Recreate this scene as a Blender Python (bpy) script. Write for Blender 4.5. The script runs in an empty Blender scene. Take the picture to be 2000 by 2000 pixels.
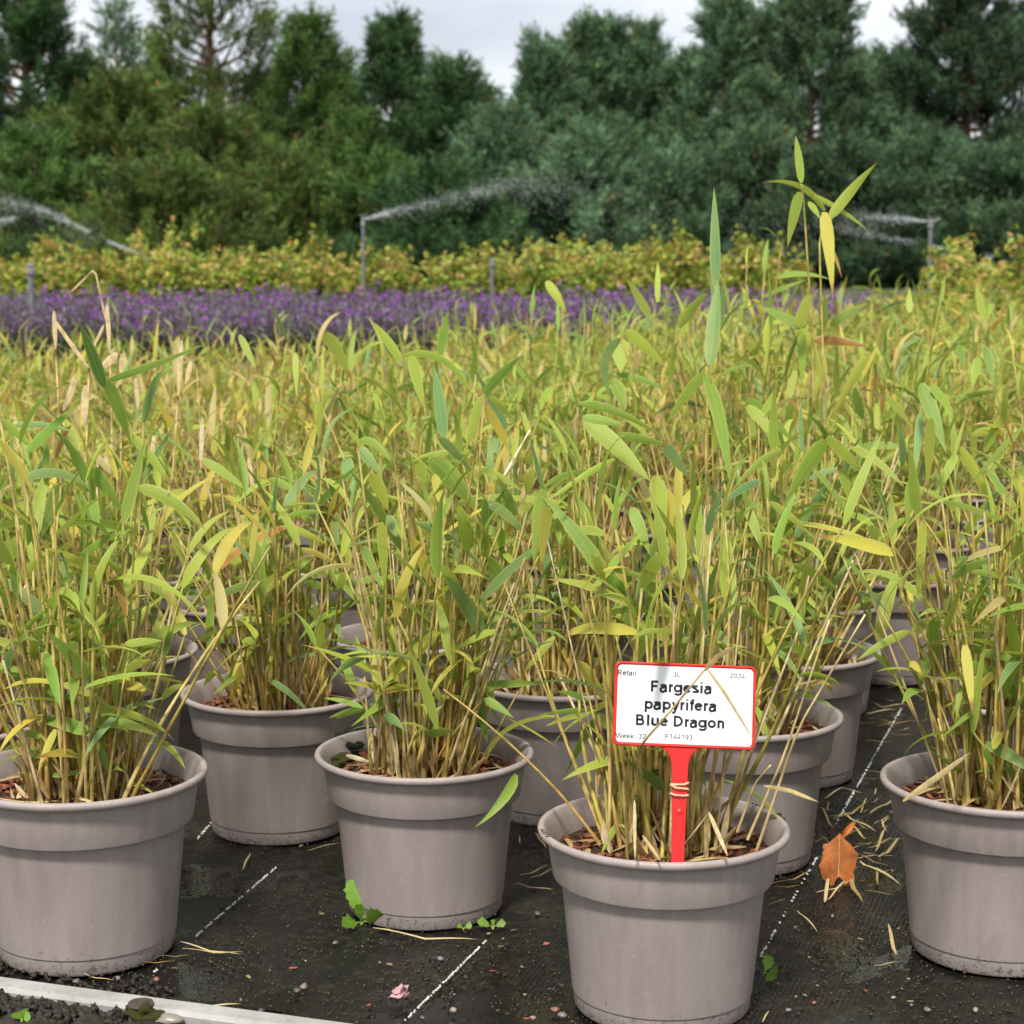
import bpy, math, random
import numpy as np
from mathutils import Vector, Matrix

random.seed(7)
rng = np.random.default_rng(7)
R = math.radians
scene = bpy.context.scene
COL = scene.collection

# ------------------------------------------------------------------ camera
F_PX, CX, CY, Y_HOR = 3780.0, 1000.0, 1000.0, 497.0      # photograph pixels (2000 x 2000)
CAM_H = 0.596
PITCH = math.atan((CY - Y_HOR) / F_PX)
cam_data = bpy.data.cameras.new('camera')
cam = bpy.data.objects.new('camera', cam_data)
COL.objects.link(cam)
cam.location = (0, 0, CAM_H)
cam.rotation_euler = (math.pi / 2 - PITCH, 0, 0)
cam_data.sensor_width = 36
cam_data.lens = 36 * F_PX / 2000
cam_data.clip_start = 0.05
cam_data.clip_end = 900
cam_data.dof.use_dof = True
cam_data.dof.focus_distance = 1.60
cam_data.dof.aperture_fstop = 17
scene.camera = cam
FWD = Vector((0, math.cos(PITCH), -math.sin(PITCH)))
UP = Vector((0, math.sin(PITCH), math.cos(PITCH)))
CAM = Vector((0, 0, CAM_H))

def ray(x, y):
    return FWD + Vector((1, 0, 0)) * ((x - CX) / F_PX) + UP * ((CY - y) / F_PX)
def at(x, y, d):                 # pixel + distance along the optical axis
    return CAM + ray(x, y) * d
def on_z(x, y, z):               # pixel on a horizontal plane
    r = ray(x, y)
    return CAM + r * ((z - CAM_H) / r.z)
def at_y(x, y, Y):               # pixel on a vertical plane at ground distance Y
    r = ray(x, y)
    return CAM + r * (Y / r.y)

# ------------------------------------------------------------------ world, sun, exposure
SUN_EL, SUN_AZ = R(56), R(196)   # azimuth clockwise from +Y: behind the camera, a little left
world = bpy.data.worlds.new('World')
scene.world = world
world.use_nodes = True
wn, wl = world.node_tree.nodes, world.node_tree.links
wn.clear()
w_out = wn.new('ShaderNodeOutputWorld'); w_bg = wn.new('ShaderNodeBackground')
sky = wn.new('ShaderNodeTexSky'); sky.sky_type = 'NISHITA'; sky.sun_disc = False
sky.sun_elevation = SUN_EL; sky.sun_rotation = SUN_AZ
tc = wn.new('ShaderNodeTexCoord'); mp = wn.new('ShaderNodeMapping')
mp.inputs['Scale'].default_value = (1.0, 1.0, 2.6); mp.inputs['Location'].default_value = (0.35, 0.0, 0.12)
nz = wn.new('ShaderNodeTexNoise'); nz.inputs['Scale'].default_value = 3.2
nz.inputs['Detail'].default_value = 5; nz.inputs['Roughness'].default_value = 0.5
rp = wn.new('ShaderNodeValToRGB')
rp.color_ramp.elements[0].position = 0.36; rp.color_ramp.elements[0].color = (4.9, 5.2, 5.9, 1)
rp.color_ramp.elements[1].position = 0.60; rp.color_ramp.elements[1].color = (8.0, 8.15, 8.5, 1)
mx = wn.new('ShaderNodeMix'); mx.data_type = 'RGBA'; mx.inputs['Factor'].default_value = 0.9
wl.new(tc.outputs['Generated'], mp.inputs['Vector']); wl.new(mp.outputs['Vector'], nz.inputs['Vector'])
wl.new(nz.outputs['Fac'], rp.inputs['Fac'])
wl.new(sky.outputs['Color'], mx.inputs['A']); wl.new(rp.outputs['Color'], mx.inputs['B'])
wl.new(mx.outputs['Result'], w_bg.inputs['Color']); wl.new(w_bg.outputs['Background'], w_out.inputs['Surface'])
w_bg.inputs['Strength'].default_value = 0.10

sun_data = bpy.data.lights.new('sun', 'SUN')
sun_data.energy = 3.4; sun_data.angle = R(8); sun_data.color = (1.0, 0.95, 0.87)
sun = bpy.data.objects.new('sun', sun_data); COL.objects.link(sun)
sd = Vector((math.sin(SUN_AZ) * math.cos(SUN_EL), math.cos(SUN_AZ) * math.cos(SUN_EL), math.sin(SUN_EL)))
sun.rotation_euler = sd.to_track_quat('Z', 'Y').to_euler()
sun.location = (0, -3, 6)
vs = scene.view_settings
vs.view_transform = 'Standard'; vs.look = 'None'; vs.exposure = 0.5; vs.gamma = 1.0; vs.use_curve_mapping = False

# ------------------------------------------------------------------ materials
def mat(name):
    m = bpy.data.materials.new(name); m.use_nodes = True
    n, l = m.node_tree.nodes, m.node_tree.links
    b = n['Principled BSDF']
    return m, n, l, b
def ramp(n, stops):
    r = n.new('ShaderNodeValToRGB'); e = r.color_ramp.elements
    while len(e) < len(stops): e.new(0.5)
    for i, (p, c) in enumerate(stops):
        e[i].position = p; e[i].color = (*c, 1) if len(c) == 3 else c
    return r
def noise(n, l, scale, detail=4, rough=0.55, coord='Object', vec=None):
    t = n.new('ShaderNodeTexNoise'); t.inputs['Scale'].default_value = scale
    t.inputs['Detail'].default_value = detail; t.inputs['Roughness'].default_value = rough
    if vec is None:
        c = n.new('ShaderNodeTexCoord'); vec = c.outputs[coord]
    l.new(vec, t.inputs['Vector'])
    return t
def bump(n, l, h, b, strength=0.3, dist=0.002):
    k = n.new('ShaderNodeBump'); k.inputs['Strength'].default_value = strength; k.inputs['Distance'].default_value = dist
    l.new(h, k.inputs['Height']); l.new(k.outputs['Normal'], b.inputs['Normal'])
    return k
def mixc(n, l, fac, a, b, mode='MIX'):
    m = n.new('ShaderNodeMix'); m.data_type = 'RGBA'; m.blend_type = mode
    for s, v in (('Factor', fac), ('A', a), ('B', b)):
        if hasattr(v, 'is_linked'): l.new(v, m.inputs[s])
        elif s == 'Factor': m.inputs[s].default_value = v
        else: m.inputs[s].default_value = (*v, 1)
    return m.outputs['Result']
def math_n(n, l, op, a, b=None, clamp=False):
    m = n.new('ShaderNodeMath'); m.operation = op; m.use_clamp = clamp
    for i, v in enumerate((a, b)):
        if v is None: continue
        if hasattr(v, 'is_linked'): l.new(v, m.inputs[i])
        else: m.inputs[i].default_value = v
    return m.outputs[0]

def leaf_material(name, from_object, transl=0.42):
    """bamboo blade: base colour per leaf, pale margin, fine parallel veins, brown withered tip"""
    m, n, l, b = mat(name)
    if from_object:
        oi = n.new('ShaderNodeObjectInfo'); base, wear, rnd = oi.outputs['Color'], oi.outputs['Alpha'], oi.outputs['Random']
    else:
        a = n.new('ShaderNodeAttribute'); a.attribute_name = 'Col'; base, wear = a.outputs['Color'], a.outputs['Alpha']; rnd = wear
    uv = n.new('ShaderNodeUVMap'); sp = n.new('ShaderNodeSeparateXYZ'); l.new(uv.outputs['UV'], sp.inputs[0])
    u, v = sp.outputs[0], sp.outputs[1]
    au = math_n(n, l, 'ABSOLUTE', math_n(n, l, 'SUBTRACT', math_n(n, l, 'MULTIPLY', u, 2.0), 1.0))
    nt = noise(n, l, 60, 3)
    # mottling
    mot = noise(n, l, 22, 3, 0.6)
    c = mixc(n, l, math_n(n, l, 'MULTIPLY', math_n(n, l, 'SUBTRACT', mot.outputs['Fac'], 0.42, True), 1.5, True), base, (0.42, 0.44, 0.07))
    edge = math_n(n, l, 'MULTIPLY', math_n(n, l, 'POWER', au, 5.0), math_n(n, l, 'ADD', math_n(n, l, 'MULTIPLY', wear, 0.7), 0.40), True)
    c = mixc(n, l, edge, c, (0.58, 0.55, 0.14))
    veins = n.new('ShaderNodeTexWave'); veins.wave_type = 'BANDS'; veins.bands_direction = 'X'
    veins.inputs['Scale'].default_value = 2.6; veins.inputs['Distortion'].default_value = 0.3
    l.new(uv.outputs['UV'], veins.inputs['Vector'])
    c = mixc(n, l, math_n(n, l, 'MULTIPLY', veins.outputs['Fac'], 0.16), c, (0.50, 0.52, 0.18))
    rib = math_n(n, l, 'MULTIPLY', math_n(n, l, 'SUBTRACT', 1.0, math_n(n, l, 'MULTIPLY', au, 11.0), True), 0.35)
    c = mixc(n, l, rib, c, (0.52, 0.52, 0.16))
    tipv = math_n(n, l, 'ADD', v, math_n(n, l, 'MULTIPLY', math_n(n, l, 'SUBTRACT', nt.outputs['Fac'], 0.5), 0.35))
    tip = math_n(n, l, 'MULTIPLY', math_n(n, l, 'SUBTRACT', tipv, math_n(n, l, 'SUBTRACT', 1.02, math_n(n, l, 'MULTIPLY', wear, 0.32))), 7.0, True)
    c = mixc(n, l, tip, c, (0.40, 0.20, 0.06))
    l.new(c, b.inputs['Base Color'])
    b.inputs['Roughness'].default_value = 0.45
    b.inputs['Specular IOR Level'].default_value = 0.32
    bump(n, l, veins.outputs['Fac'], b, 0.22, 0.0006)
    tr = n.new('ShaderNodeBsdfTranslucent'); l.new(c, tr.inputs['Color'])
    ms = n.new('ShaderNodeMixShader'); ms.inputs[0].default_value = transl
    l.new(b.outputs[0], ms.inputs[1]); l.new(tr.outputs[0], ms.inputs[2])
    l.new(ms.outputs[0], n['Material Output'].inputs['Surface'])
    return m
def attr_material(name, rough=0.6, transl=0.0, nscale=0, namt=0.3, spec=0.3):
    m, n, l, b = mat(name)
    a = n.new('ShaderNodeAttribute'); a.attribute_name = 'Col'; c = a.outputs['Color']
    if nscale:
        t = noise(n, l, nscale, 4, 0.6)
        c = mixc(n, l, 1.0, c, ramp_out(n, l, t.outputs['Fac'], namt), 'MULTIPLY')
    l.new(c, b.inputs['Base Color']); b.inputs['Roughness'].default_value = rough; b.inputs['Specular IOR Level'].default_value = spec
    if transl:
        tr = n.new('ShaderNodeBsdfTranslucent'); l.new(c, tr.inputs['Color'])
        ms = n.new('ShaderNodeMixShader'); ms.inputs[0].default_value = transl
        l.new(b.outputs[0], ms.inputs[1]); l.new(tr.outputs[0], ms.inputs[2])
        l.new(ms.outputs[0], n['Material Output'].inputs['Surface'])
    return m
def ramp_out(n, l, fac, amt):
    r = ramp(n, [(0.3, (1 - amt,) * 3), (0.7, (1 + amt,) * 3)]); l.new(fac, r.inputs['Fac']); return r.outputs['Color']

M = {}
M['leaf_obj'] = leaf_material('bamboo_leaf', True)
M['leaf_col'] = leaf_material('bamboo_leaf_joined', False)
M['culm'] = attr_material('bamboo_culm', 0.45, 0, 90, 0.35)
M['litter'] = attr_material('dry_litter', 0.6, 0.2, 120, 0.3)
M['bark'] = attr_material('bark_chip', 0.75, 0, 150, 0.4)
M['needle'] = attr_material('pine_needle', 0.55, 0.25)
M['hedge_leaf'] = attr_material('hedge_leaf', 0.45, 0.35)
M['flower'] = attr_material('flower_petal', 0.6, 0.3)
M['weed'] = attr_material('weed_leaf', 0.45, 0.35, 150, 0.2)
M['stone'] = attr_material('pebble', 0.35, 0, 200, 0.35, 0.5)

def pot_material():
    m, n, l, b = mat('taupe_pot_plastic')
    oi = n.new('ShaderNodeObjectInfo'); tco = n.new('ShaderNodeTexCoord')
    va = n.new('ShaderNodeVectorMath'); va.operation = 'ADD'; l.new(tco.outputs['Object'], va.inputs[0])
    vm = n.new('ShaderNodeVectorMath'); vm.operation = 'SCALE'; vm.inputs[0].default_value = (7.3, 4.1, 5.7); l.new(oi.outputs['Random'], vm.inputs['Scale']); l.new(vm.outputs[0], va.inputs[1])
    OV = va.outputs[0]
    c1 = noise(n, l, 9, 5, 0.6, vec=OV); c2 = noise(n, l, 560, 2, 0.5, vec=OV); c3 = noise(n, l, 30, 7, 0.75, vec=OV)
    r1 = ramp(n, [(0.3, (0.295, 0.246, 0.227)), (0.7, (0.352, 0.299, 0.279))]); l.new(c1.outputs['Fac'], r1.inputs['Fac'])
    c = mixc(n, l, math_n(n, l, 'MULTIPLY', oi.outputs['Random'], 0.35), r1.outputs['Color'], (0.300, 0.250, 0.232))
    sp = math_n(n, l, 'MULTIPLY', math_n(n, l, 'SUBTRACT', c2.outputs['Fac'], 0.60, True), 5.0, True)
    c = mixc(n, l, math_n(n, l, 'MULTIPLY', sp, 0.40), c, (0.58, 0.55, 0.53))
    # chalky limescale scuffs
    sc = math_n(n, l, 'MULTIPLY', math_n(n, l, 'SUBTRACT', c3.outputs['Fac'], 0.60, True), 3.0, True)
    c = mixc(n, l, math_n(n, l, 'MULTIPLY', sc, 0.65), c, (0.50, 0.47, 0.455))
    mpv = n.new('ShaderNodeMapping'); tcv = n.new('ShaderNodeTexCoord'); mpv.inputs['Scale'].default_value = (1, 1, .12); l.new(OV, mpv.inputs['Vector'])
    stv = noise(n, l, 75, 4, .6, vec=mpv.outputs['Vector'])
    c = mixc(n, l, 1.0, c, ramp_out(n, l, stv.outputs['Fac'], .10), 'MULTIPLY')
    # mud splashes near the base, specks of soil
    tc = n.new('ShaderNodeTexCoord'); s = n.new('ShaderNodeSeparateXYZ'); l.new(tc.outputs['Object'], s.inputs[0])
    low = math_n(n, l, 'SUBTRACT', 1.0, math_n(n, l, 'MULTIPLY', s.outputs[2], 28.0), True)
    spl = noise(n, l, 240, 4, 0.75, vec=OV)
    k = math_n(n, l, 'MULTIPLY', math_n(n, l, 'SUBTRACT', math_n(n, l, 'ADD', spl.outputs['Fac'], math_n(n, l, 'MULTIPLY', low, 0.20)), 0.685, True), 9.0, True)
    c = mixc(n, l, math_n(n, l, 'MULTIPLY', k, 0.7), c, (0.055, 0.042, 0.030))
    l.new(c, b.inputs['Base Color'])
    rr = ramp(n, [(0.35, (0.42,) * 3), (0.65, (0.60,) * 3)]); l.new(c3.outputs['Fac'], rr.inputs['Fac'])
    l.new(rr.outputs['Color'], b.inputs['Roughness'])
    b.inputs['Specular IOR Level'].default_value = 0.4
    bump(n, l, c2.outputs['Fac'], b, 0.12, 0.0008)
    return m
M['pot'] = pot_material()

def simple(name, col, rough=0.5, spec=0.5, nscale=0, namt=0.2, bs=0.0, metal=0.0):
    m, n, l, b = mat(name)
    b.inputs['Roughness'].default_value = rough; b.inputs['Specular IOR Level'].default_value = spec; b.inputs['Metallic'].default_value = metal
    if nscale:
        t = noise(n, l, nscale, 5, 0.6)
        r = ramp(n, [(0.3, tuple(x * (1 - namt) for x in col)), (0.7, tuple(min(1, x * (1 + namt)) for x in col))])
        l.new(t.outputs['Fac'], r.inputs['Fac']); l.new(r.outputs['Color'], b.inputs['Base Color'])
        if bs: bump(n, l, t.outputs['Fac'], b, bs, 0.004)
    else:
        b.inputs['Base Color'].default_value = (*col, 1)
    return m
M['soil'] = simple('potting_soil', (0.060, 0.030, 0.018), 0.85, 0.2, 180, 0.6, 0.8)
M['red'] = simple('red_plastic', (0.74, 0.018, 0.014), 0.38, 0.45, 300, 0.08)
M['white'] = simple('white_label', (0.84, 0.85, 0.87), 0.35, 0.4, 40, 0.02)
M['ink'] = simple('black_ink', (0.018, 0.018, 0.022), 0.5, 0.3, 60, 0.1)
M['rubber'] = simple('rubber_band', (0.66, 0.42, 0.27), 0.5, 0.3, 200, 0.15)
M['bark_trunk'] = simple('pine_bark', (0.17, 0.10, 0.065), 0.85, 0.2, 9, 0.4, 0.5)
M['blackpot'] = simple('black_pot', (0.018, 0.020, 0.022), 0.4, 0.4, 30, 0.2)
M['pipe'] = simple('grey_pipe', (0.16, 0.17, 0.18), 0.45, 0.5, 30, 0.2)
M['brass'] = simple('sprinkler_head', (0.20, 0.20, 0.20), 0.4, 0.5, 60, 0.2)
M['mark'] = simple('dirt_in_emboss', (0.03, 0.028, 0.028), 0.6, 0.3, 100, 0.3)

def water_mat():
    m, n, l, b = mat('spray_water')
    t = noise(n, l, 5, 2)
    r = ramp(n, [(0.3, (0.85, 0.88, 0.90)), (0.7, (0.95, 0.96, 0.97))]); l.new(t.outputs['Fac'], r.inputs['Fac'])
    l.new(r.outputs['Color'], b.inputs['Base Color']); b.inputs['Roughness'].default_value = 0.25
    tr = n.new('ShaderNodeBsdfTranslucent'); l.new(r.outputs['Color'], tr.inputs['Color'])
    ms = n.new('ShaderNodeMixShader'); ms.inputs[0].default_value = 0.5
    l.new(b.outputs[0], ms.inputs[1]); l.new(tr.outputs[0], ms.inputs[2])
    l.new(ms.outputs[0], n['Material Output'].inputs['Surface'])
    return m
M['water'] = water_mat()

# direction of the bed on the ground (rows run away to the right of the view)
BA = R(18.6)
A_HAT = Vector((math.sin(BA), math.cos(BA), 0)); B_HAT = Vector((math.cos(BA), -math.sin(BA), 0))

def fabric_mat():
    m, n, l, b = mat('woven_ground_fabric')
    tc = n.new('ShaderNodeTexCoord'); mp = n.new('ShaderNodeMapping'); mp.inputs['Rotation'].default_value = (0, 0, BA)
    l.new(tc.outputs['Object'], mp.inputs['Vector'])
    rib = n.new('ShaderNodeTexWave'); rib.wave_type = 'BANDS'; rib.bands_direction = 'X'
    rib.inputs['Scale'].default_value = 70; rib.inputs['Distortion'].default_value = 0.6; rib.inputs['Detail'].default_value = 2; rib.inputs['Detail Scale'].default_value = 3
    l.new(mp.outputs['Vector'], rib.inputs['Vector'])
    wf = n.new('ShaderNodeTexWave'); wf.wave_type = 'BANDS'; wf.bands_direction = 'Y'
    wf.inputs['Scale'].default_value = 190; wf.inputs['Distortion'].default_value = 0.8
    l.new(mp.outputs['Vector'], wf.inputs['Vector'])
    big = noise(n, l, 5.5, 5, 0.6); dirt = noise(n, l, 26, 7, 0.7); fine = noise(n, l, 330, 4, 0.7); grit = noise(n, l, 120, 5, 0.75)
    base = mixc(n, l, rib.outputs['Fac'], (0.004, 0.004, 0.004), (0.010, 0.0095, 0.009))
    r1 = ramp(n, [(0.36, (0.005, 0.004, 0.003)), (0.54, (0.018, 0.016, 0.010)), (0.70, (0.052, 0.046, 0.026))]); l.new(grit.outputs['Fac'], r1.inputs['Fac'])
    df = ramp(n, [(0.34, (0, 0, 0)), (0.54, (1, 1, 1))]); l.new(dirt.outputs['Fac'], df.inputs['Fac'])
    c = mixc(n, l, math_n(n, l, 'MULTIPLY', df.outputs['Color'], 0.85), base, r1.outputs['Color'])
    # algae stain
    al = ramp(n, [(0.56, (0, 0, 0)), (0.75, (1, 1, 1))]); l.new(big.outputs['Fac'], al.inputs['Fac'])
    c = mixc(n, l, math_n(n, l, 'MULTIPLY', al.outputs['Color'], 0.35), c, (0.060, 0.062, 0.018))
    l.new(c, b.inputs['Base Color'])
    wet = ramp(n, [(0.40, (0.07,) * 3), (0.50, (0.34,) * 3), (0.70, (0.80,) * 3)])
    wetf = math_n(n, l, 'ADD', math_n(n, l, 'MULTIPLY', big.outputs['Fac'], 0.7), math_n(n, l, 'MULTIPLY', dirt.outputs['Fac'], 0.3))
    l.new(wetf, wet.inputs['Fac']); l.new(wet.outputs['Color'], b.inputs['Roughness'])
    h = math_n(n, l, 'ADD', math_n(n, l, 'MULTIPLY', rib.outputs['Fac'], 0.5), math_n(n, l, 'ADD', math_n(n, l, 'MULTIPLY', fine.outputs['Fac'], 0.6), math_n(n, l, 'ADD', math_n(n, l, 'MULTIPLY', grit.outputs['Fac'], 1.2), math_n(n, l, 'MULTIPLY', wf.outputs['Fac'], 0.3))))
    h = math_n(n, l, 'MULTIPLY', h, wet.outputs['Color'])
    k = bump(n, l, h, b, 0.65, 0.003)
    b.inputs['Specular IOR Level'].default_value = 0.30
    return m
M['fabric'] = fabric_mat()

def ground_mat():
    m, n, l, b = mat('rough_grass_ground')
    t = noise(n, l, 1.2, 8, 0.7)
    r = ramp(n, [(0.3, (0.030, 0.040, 0.014)), (0.55, (0.060, 0.075, 0.022)), (0.75, (0.12, 0.105, 0.05))]); l.new(t.outputs['Fac'], r.inputs['Fac'])
    l.new(r.outputs['Color'], b.inputs['Base Color']); b.inputs['Roughness'].default_value = 0.9
    bump(n, l, t.outputs['Fac'], b, 0.8, 0.05)
    return m
M['ground'] = ground_mat()

def board_mat():
    m, n, l, b = mat('weathered_pale_edging')
    t = noise(n, l, 14, 7, 0.65); t2 = noise(n, l, 160, 4, 0.7)
    r = ramp(n, [(0.3, (0.22, 0.21, 0.19)), (0.5, (0.33, 0.325, 0.31)), (0.7, (0.41, 0.405, 0.39))]); l.new(t.outputs['Fac'], r.inputs['Fac'])
    d = math_n(n, l, 'MULTIPLY', math_n(n, l, 'SUBTRACT', t2.outputs['Fac'], 0.56, True), 4, True)
    c = mixc(n, l, d, r.outputs['Color'], (0.16, 0.145, 0.11))
    l.new(c, b.inputs['Base Color']); b.inputs['Roughness'].default_value = 0.55
    bump(n, l, t2.outputs['Fac'], b, 0.2, 0.001)
    return m
M['board'] = board_mat()
M['earth'] = simple('dark_wet_earth', (0.026, 0.022, 0.015), 0.6, 0.4, 90, 0.55, 0.9)
M['grit'] = simple('grit', (0.050, 0.045, 0.030), 0.45, 0.5, 60, 0.7)
M['moss'] = simple('moss', (0.075, 0.080, 0.018), 0.8, 0.2, 160, 0.6, 0.8)
M['orange_leaf'] = simple('orange_dead_leaf', (0.37, 0.118, 0.030), 0.5, 0.4, 70, 0.45, 0.2)
M['pink'] = simple('faded_pink_petal', (0.46, 0.27, 0.27), 0.5, 0.3, 120, 0.3, 0.2)
M['thread'] = simple('white_thread', (0.50, 0.49, 0.45), 0.6, 0.3, 90, 0.55)

# ------------------------------------------------------------------ mesh helpers
class MB:
    """collects geometry with per-vertex colour and uv; builds ONE mesh"""
    def __init__(s): s.v, s.f, s.c, s.uv, s.n = [], [], [], [], 0
    def add(s, v, f, c=(1, 1, 1, 1), uv=None):
        v = np.asarray(v, float).reshape(-1, 3); k = len(v)
        c = np.asarray(c, float)
        if c.ndim == 1: c = np.tile(c, (k, 1))
        s.v.append(v); s.c.append(c); s.uv.append(np.zeros((k, 2)) if uv is None else np.asarray(uv, float))
        f = np.asarray(f, int)
        s.f.append(f + s.n); s.n += k
    def mesh(s, name, material, smooth=True, sharp=None):
        me = bpy.data.meshes.new(name)
        v = np.concatenate(s.v); c = np.concatenate(s.c); uv = np.concatenate(s.uv)
        loops = np.concatenate([f.ravel() for f in s.f]).astype(np.int32)
        sizes = np.concatenate([np.full(len(f), f.shape[1]) for f in s.f]).astype(np.int32)
        me.vertices.add(len(v)); me.vertices.foreach_set('co', v.astype(np.float32).ravel())
        me.loops.add(len(loops)); me.loops.foreach_set('vertex_index', loops)
        me.polygons.add(len(sizes))
        st = np.zeros(len(sizes), np.int32); st[1:] = np.cumsum(sizes)[:-1]
        me.polygons.foreach_set('loop_start', st); me.polygons.foreach_set('loop_total', sizes)
        if smooth: me.polygons.foreach_set('use_smooth', np.ones(len(sizes), bool))
        a = me.color_attributes.new('Col', 'FLOAT_COLOR', 'POINT'); a.data.foreach_set('color', c.astype(np.float32).ravel())
        u = me.uv_layers.new(name='UVMap'); u.data.foreach_set('uv', uv[loops].astype(np.float32).ravel())
        me.update(calc_edges=True); me.validate()
        if sharp: me.set_sharp_from_angle(angle=R(sharp))
        if material is not None:
            for mm in (material if isinstance(material, (list, tuple)) else [material]): me.materials.append(mm)
        return me
def link(name, data, parent=None, loc=None, mtx=None):
    o = bpy.data.objects.new(name, data); COL.objects.link(o)
    if parent is not None: o.parent = parent
    if loc is not None: o.location = loc
    if mtx is not None: o.matrix_basis = mtx
    return o
def tag(o, label=None, cat=None, group=None, kind=None):
    if label: o['label'] = label
    if cat: o['category'] = cat
    if group: o['group'] = group
    if kind: o['kind'] = kind
    return o

def tube(mb, pts, rad, sides=6, col=(1, 1, 1, 1), cap=True):
    pts = np.asarray(pts, float); n = len(pts)
    rad = np.full(n, rad) if np.isscalar(rad) else np.asarray(rad, float)
    t = np.gradient(pts, axis=0); t /= np.linalg.norm(t, axis=1)[:, None] + 1e-12
    ref = np.array([0, 0, 1.0]) if abs(t[0][2]) < 0.8 else np.array([1.0, 0, 0])
    s = np.cross(t, ref); s /= np.linalg.norm(s, axis=1)[:, None] + 1e-12
    q = np.cross(t, s)
    a = np.arange(sides) * 2 * math.pi / sides
    v = pts[:, None, :] + rad[:, None, None] * (np.cos(a)[None, :, None] * s[:, None, :] + np.sin(a)[None, :, None] * q[:, None, :])
    col = np.asarray(col, float)
    c = np.tile(col, (n * sides, 1)) if col.ndim == 1 else np.repeat(col, sides, axis=0)
    i = np.arange(n - 1)[:, None] * sides; j = np.arange(sides)[None, :]; j2 = (j + 1) % sides
    f = np.stack([i + j, i + j2, i + sides + j2, i + sides + j], -1).reshape(-1, 4)
    mb.add(v.reshape(-1, 3), f, c)
    if cap:
        for k, r0 in ((0, 0), (n - 1, (n - 1) * sides)):
            b = mb.n - n * sides + r0
            mb.f.append(np.array([[b, b + x, b + x + 1] for x in range(1, sides - 1)]))

def box_mb(mb, size, loc=(0, 0, 0), rot=None, col=(1, 1, 1, 1), jit=0):
    v = np.array([[x, y, z] for x in (-.5, .5) for y in (-.5, .5) for z in (-.5, .5)]) * np.array(size)
    if jit: v += rng.normal(0, jit, v.shape) * np.array(size)
    if rot is not None: v = v @ np.array(rot).T
    mb.add(v + np.array(loc), [[0, 1, 3, 2], [4, 6, 7, 5], [0, 4, 5, 1], [2, 3, 7, 6], [0, 2, 6, 4], [1, 5, 7, 3]], col)

def lathe(mb, prof, seg=72, col=(1, 1, 1, 1), close=False):
    prof = np.asarray(prof, float); n = len(prof)
    a = np.arange(seg) * 2 * math.pi / seg
    v = np.stack([prof[:, None, 0] * np.cos(a), prof[:, None, 0] * np.sin(a), np.repeat(prof[:, None, 1], seg, 1)], -1)
    i = np.arange(n - 1)[:, None] * seg; j = np.arange(seg)[None, :]; j2 = (j + 1) % seg
    f = np.stack([i + j, i + j2, i + seg + j2, i + seg + j], -1).reshape(-1, 4)
    mb.add(v.reshape(-1, 3), f, col)

def leaf_profile(v, sharp=0.75):
    w = (v + 0.012) ** 0.42 * np.clip(1 - v, 0, 1) ** sharp
    return w / w.max()
def ribbon(mb, pts, side, half, fold=0.25, col=(1, 1, 1, 1), wave=0.0):
    """leaf blade: pts (n,3), side (n,3) unit, half width (n,)"""
    pts = np.asarray(pts, float); n = len(pts)
    t = np.gradient(pts, axis=0); t /= np.linalg.norm(t, axis=1)[:, None] + 1e-12
    nr = np.cross(side, t); nr /= np.linalg.norm(nr, axis=1)[:, None] + 1e-12
    h = half[:, None]
    ph = np.linspace(0, 9, n)[:, None]
    l_ = pts + side * h + nr * h * (fold + wave * np.sin(ph))
    r_ = pts - side * h + nr * h * (fold + wave * np.sin(ph + 2))
    v = np.stack([l_, pts, r_], 1).reshape(-1, 3)
    vv = np.linspace(0, 1, n)
    uv = np.stack([np.tile([0, .5, 1], n), np.repeat(vv, 3)], 1)
    i = np.arange(n - 1)[:, None] * 3; k = np.array([0, 1])[None, :]
    f = np.stack([i + k, i + k + 1, i + k + 4, i + k + 3], -1).reshape(-1, 4)
    mb.add(v, f, col, uv)

# ------------------------------------------------------------------ setting: ground
def sheet(name, pts, z, material, parent=None):
    mb = MB(); mb.add([[x, y, z] for x, y in pts], [list(range(len(pts)))])
    return link(name, mb.mesh(name, material, False), parent)
g = tag(sheet('ground', [(-300, -20), (300, -20), (300, 400), (-300, 400)], -0.03, M['ground']), kind='structure')

# edging line on the ground from the photograph: (549,1998) -> (0,1920), z = 0
e0, e1 = on_z(549, 2000, 0.0), on_z(0, 1922, 0.0)
E_DIR = (e1 - e0).normalized(); E_N = Vector((E_DIR.y, -E_DIR.x, 0))       # towards the bed
if E_N.y < 0: E_N = -E_N
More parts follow.
